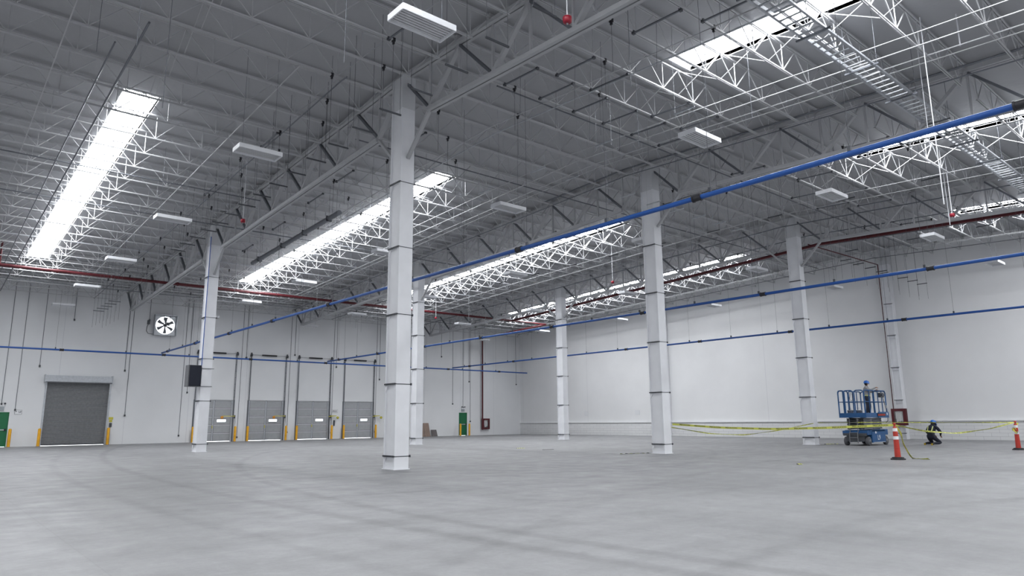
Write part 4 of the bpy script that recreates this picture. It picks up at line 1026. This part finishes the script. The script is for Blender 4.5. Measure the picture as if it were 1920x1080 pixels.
E = [('pelvis', 'waist'), ('waist', 'chest'), ('chest', 'neckb'), ('neckb', 'neck'), ('neck', 'head'), ('head', 'crown'), ('neckb', 'shL'), ('shL', 'elL'), ('elL', 'wristL'), ('neckb', 'shR'), ('shR', 'elR'), ('elR', 'wristR'),
     ('pelvis', 'hipL'), ('hipL', 'kneeL'), ('kneeL', 'ankL'), ('ankL', 'toeL'), ('pelvis', 'hipR'), ('hipR', 'kneeR'), ('kneeR', 'ankR'), ('ankR', 'toeR')]
Z = {}
for e in E:
    Z[e] = 1
    if e[0] in ('neck', 'head'): Z[e] = 0
    if e[0] == 'pelvis' and e[1] != 'waist' or e[0] in ('hipL', 'kneeL', 'hipR', 'kneeR'): Z[e] = 2
    if e[0] in ('ankL', 'ankR'): Z[e] = 3
hand(J, E, Z, 'L', J['wristL'][0], (.9, -.3, .3), (0, -.5, -1), .6, 0); hand(J, E, Z, 'R', J['wristR'][0], (.9, .3, .2), (0, .5, -1), .7, 0)
man = skin_body('person', J, E, Z, ['skin', 'shirt', 'jeans', 'boot'])
tag(man, 'person in grey sweatshirt and blue hard hat standing on the scissor lift', 'person')
man.location = (35.55, 14.82, 1.372); man.rotation_euler = (0, 0, math.radians(-76))
helmet(man, (.02, 0, 1.60), (1, 0, -.05), (0, 0, 1)); head_bits(man, (.025, 0, 1.565), (1, 0, -.1), (0, 0, 1))
b = MB()
for s in (-1, 1): b.tube([(.01, s*.16, .98), (.10, s*.12, .86), (.05, s*.15, .74), (-.07, s*.13, .80), (-.10, s*.07, .92)], .014, 6)
b.tube([(.135*math.cos(a), .15*math.sin(a), 1.0) for a in [2*PI*k/16 for k in range(17)]], .02, 6); b.build('safety_harness', 'hivis', man)
b = MB(); b.tube([(-.12, .1, .95), (-.16, .13, .7), (-.1, .15, .55), (-.14, .1, .75)], .012, 6); b.build('lanyard', 'tape', man)

# kneeling worker (local: faces +X)
J = {'pelvis': ((-.10, 0, .40), (.155, .14)), 'waist': ((-.05, 0, .54), (.15, .125)), 'chest': ((.02, 0, .75), (.195, .16)), 'neckb': ((.07, 0, .89), (.09, .085)), 'neck': ((.10, 0, .945), .058), 'head': ((.14, 0, 1.0), (.082, .088)), 'crown': ((.175, 0, 1.06), (.078, .082)),
     'shL': ((.10, .20, .82), .082), 'elL': ((.10, .36, .58), .066), 'wristL': ((.36, .20, .46), .034), 'shR': ((.10, -.20, .82), .082), 'elR': ((.20, -.30, .60), .066), 'wristR': ((.40, -.12, .45), .034),
     'hipL': ((-.08, .12, .36), .11), 'kneeL': ((.26, .22, .10), .08), 'ankL': ((-.22, .18, .09), .055), 'toeL': ((-.32, .18, .045), .044), 'hipR': ((-.08, -.12, .36), .11), 'kneeR': ((.28, -.20, .10), .08), 'ankR': ((-.20, -.18, .09), .055), 'toeR': ((-.30, -.18, .045), .044)}
E = [('pelvis', 'waist'), ('waist', 'chest'), ('chest', 'neckb'), ('neckb', 'neck'), ('neck', 'head'), ('head', 'crown'), ('neckb', 'shL'), ('shL', 'elL'), ('elL', 'wristL'), ('neckb', 'shR'), ('shR', 'elR'), ('elR', 'wristR'),
     ('pelvis', 'hipL'), ('hipL', 'kneeL'), ('kneeL', 'ankL'), ('ankL', 'toeL'), ('pelvis', 'hipR'), ('hipR', 'kneeR'), ('kneeR', 'ankR'), ('ankR', 'toeR')]
Z = {e: 1 for e in E}
for e in E:
    if e[0] in ('neck', 'head'): Z[e] = 0
    if e[0] in ('ankL', 'ankR'): Z[e] = 2
hand(J, E, Z, 'L', J['wristL'][0], (.8, -.3, -.5), (0, -.5, -1), .6, 0); hand(J, E, Z, 'R', J['wristR'][0], (.8, .3, -.5), (0, .5, -1), .6, 0)
kn = skin_body('person', J, E, Z, ['skin', 'navy', 'boot'])
tag(kn, 'person in dark overalls and blue hard hat kneeling on the floor', 'person')
kn.location = (37.05, 12.65, 0.0); kn.rotation_euler = (0, 0, math.radians(-18))
helmet(kn, (.165, 0, 1.025), (1, 0, -.55), (.55, 0, 1), 'helmet', 1.12); head_bits(kn, (.15, 0, 1.0), (1, 0, -.5), (.5, 0, 1))
b = MB()
b.bar((-.165, -.11, .64), (-.165, .11, .64), .02, .06, 0)
for s in (-1, 1): b.bar((-.155, s*.10, .64), (-.04, s*.12, .88), .03, .03)
b.build('reflective_stripe', 'hivis', kn)
for s in (-1, 1):
    b = MB(); b.bar((-.33, s*.18-.04, .05), (-.33, s*.18+.04, .05), .02, .09); b.build('boot_sole', 'sole', kn)
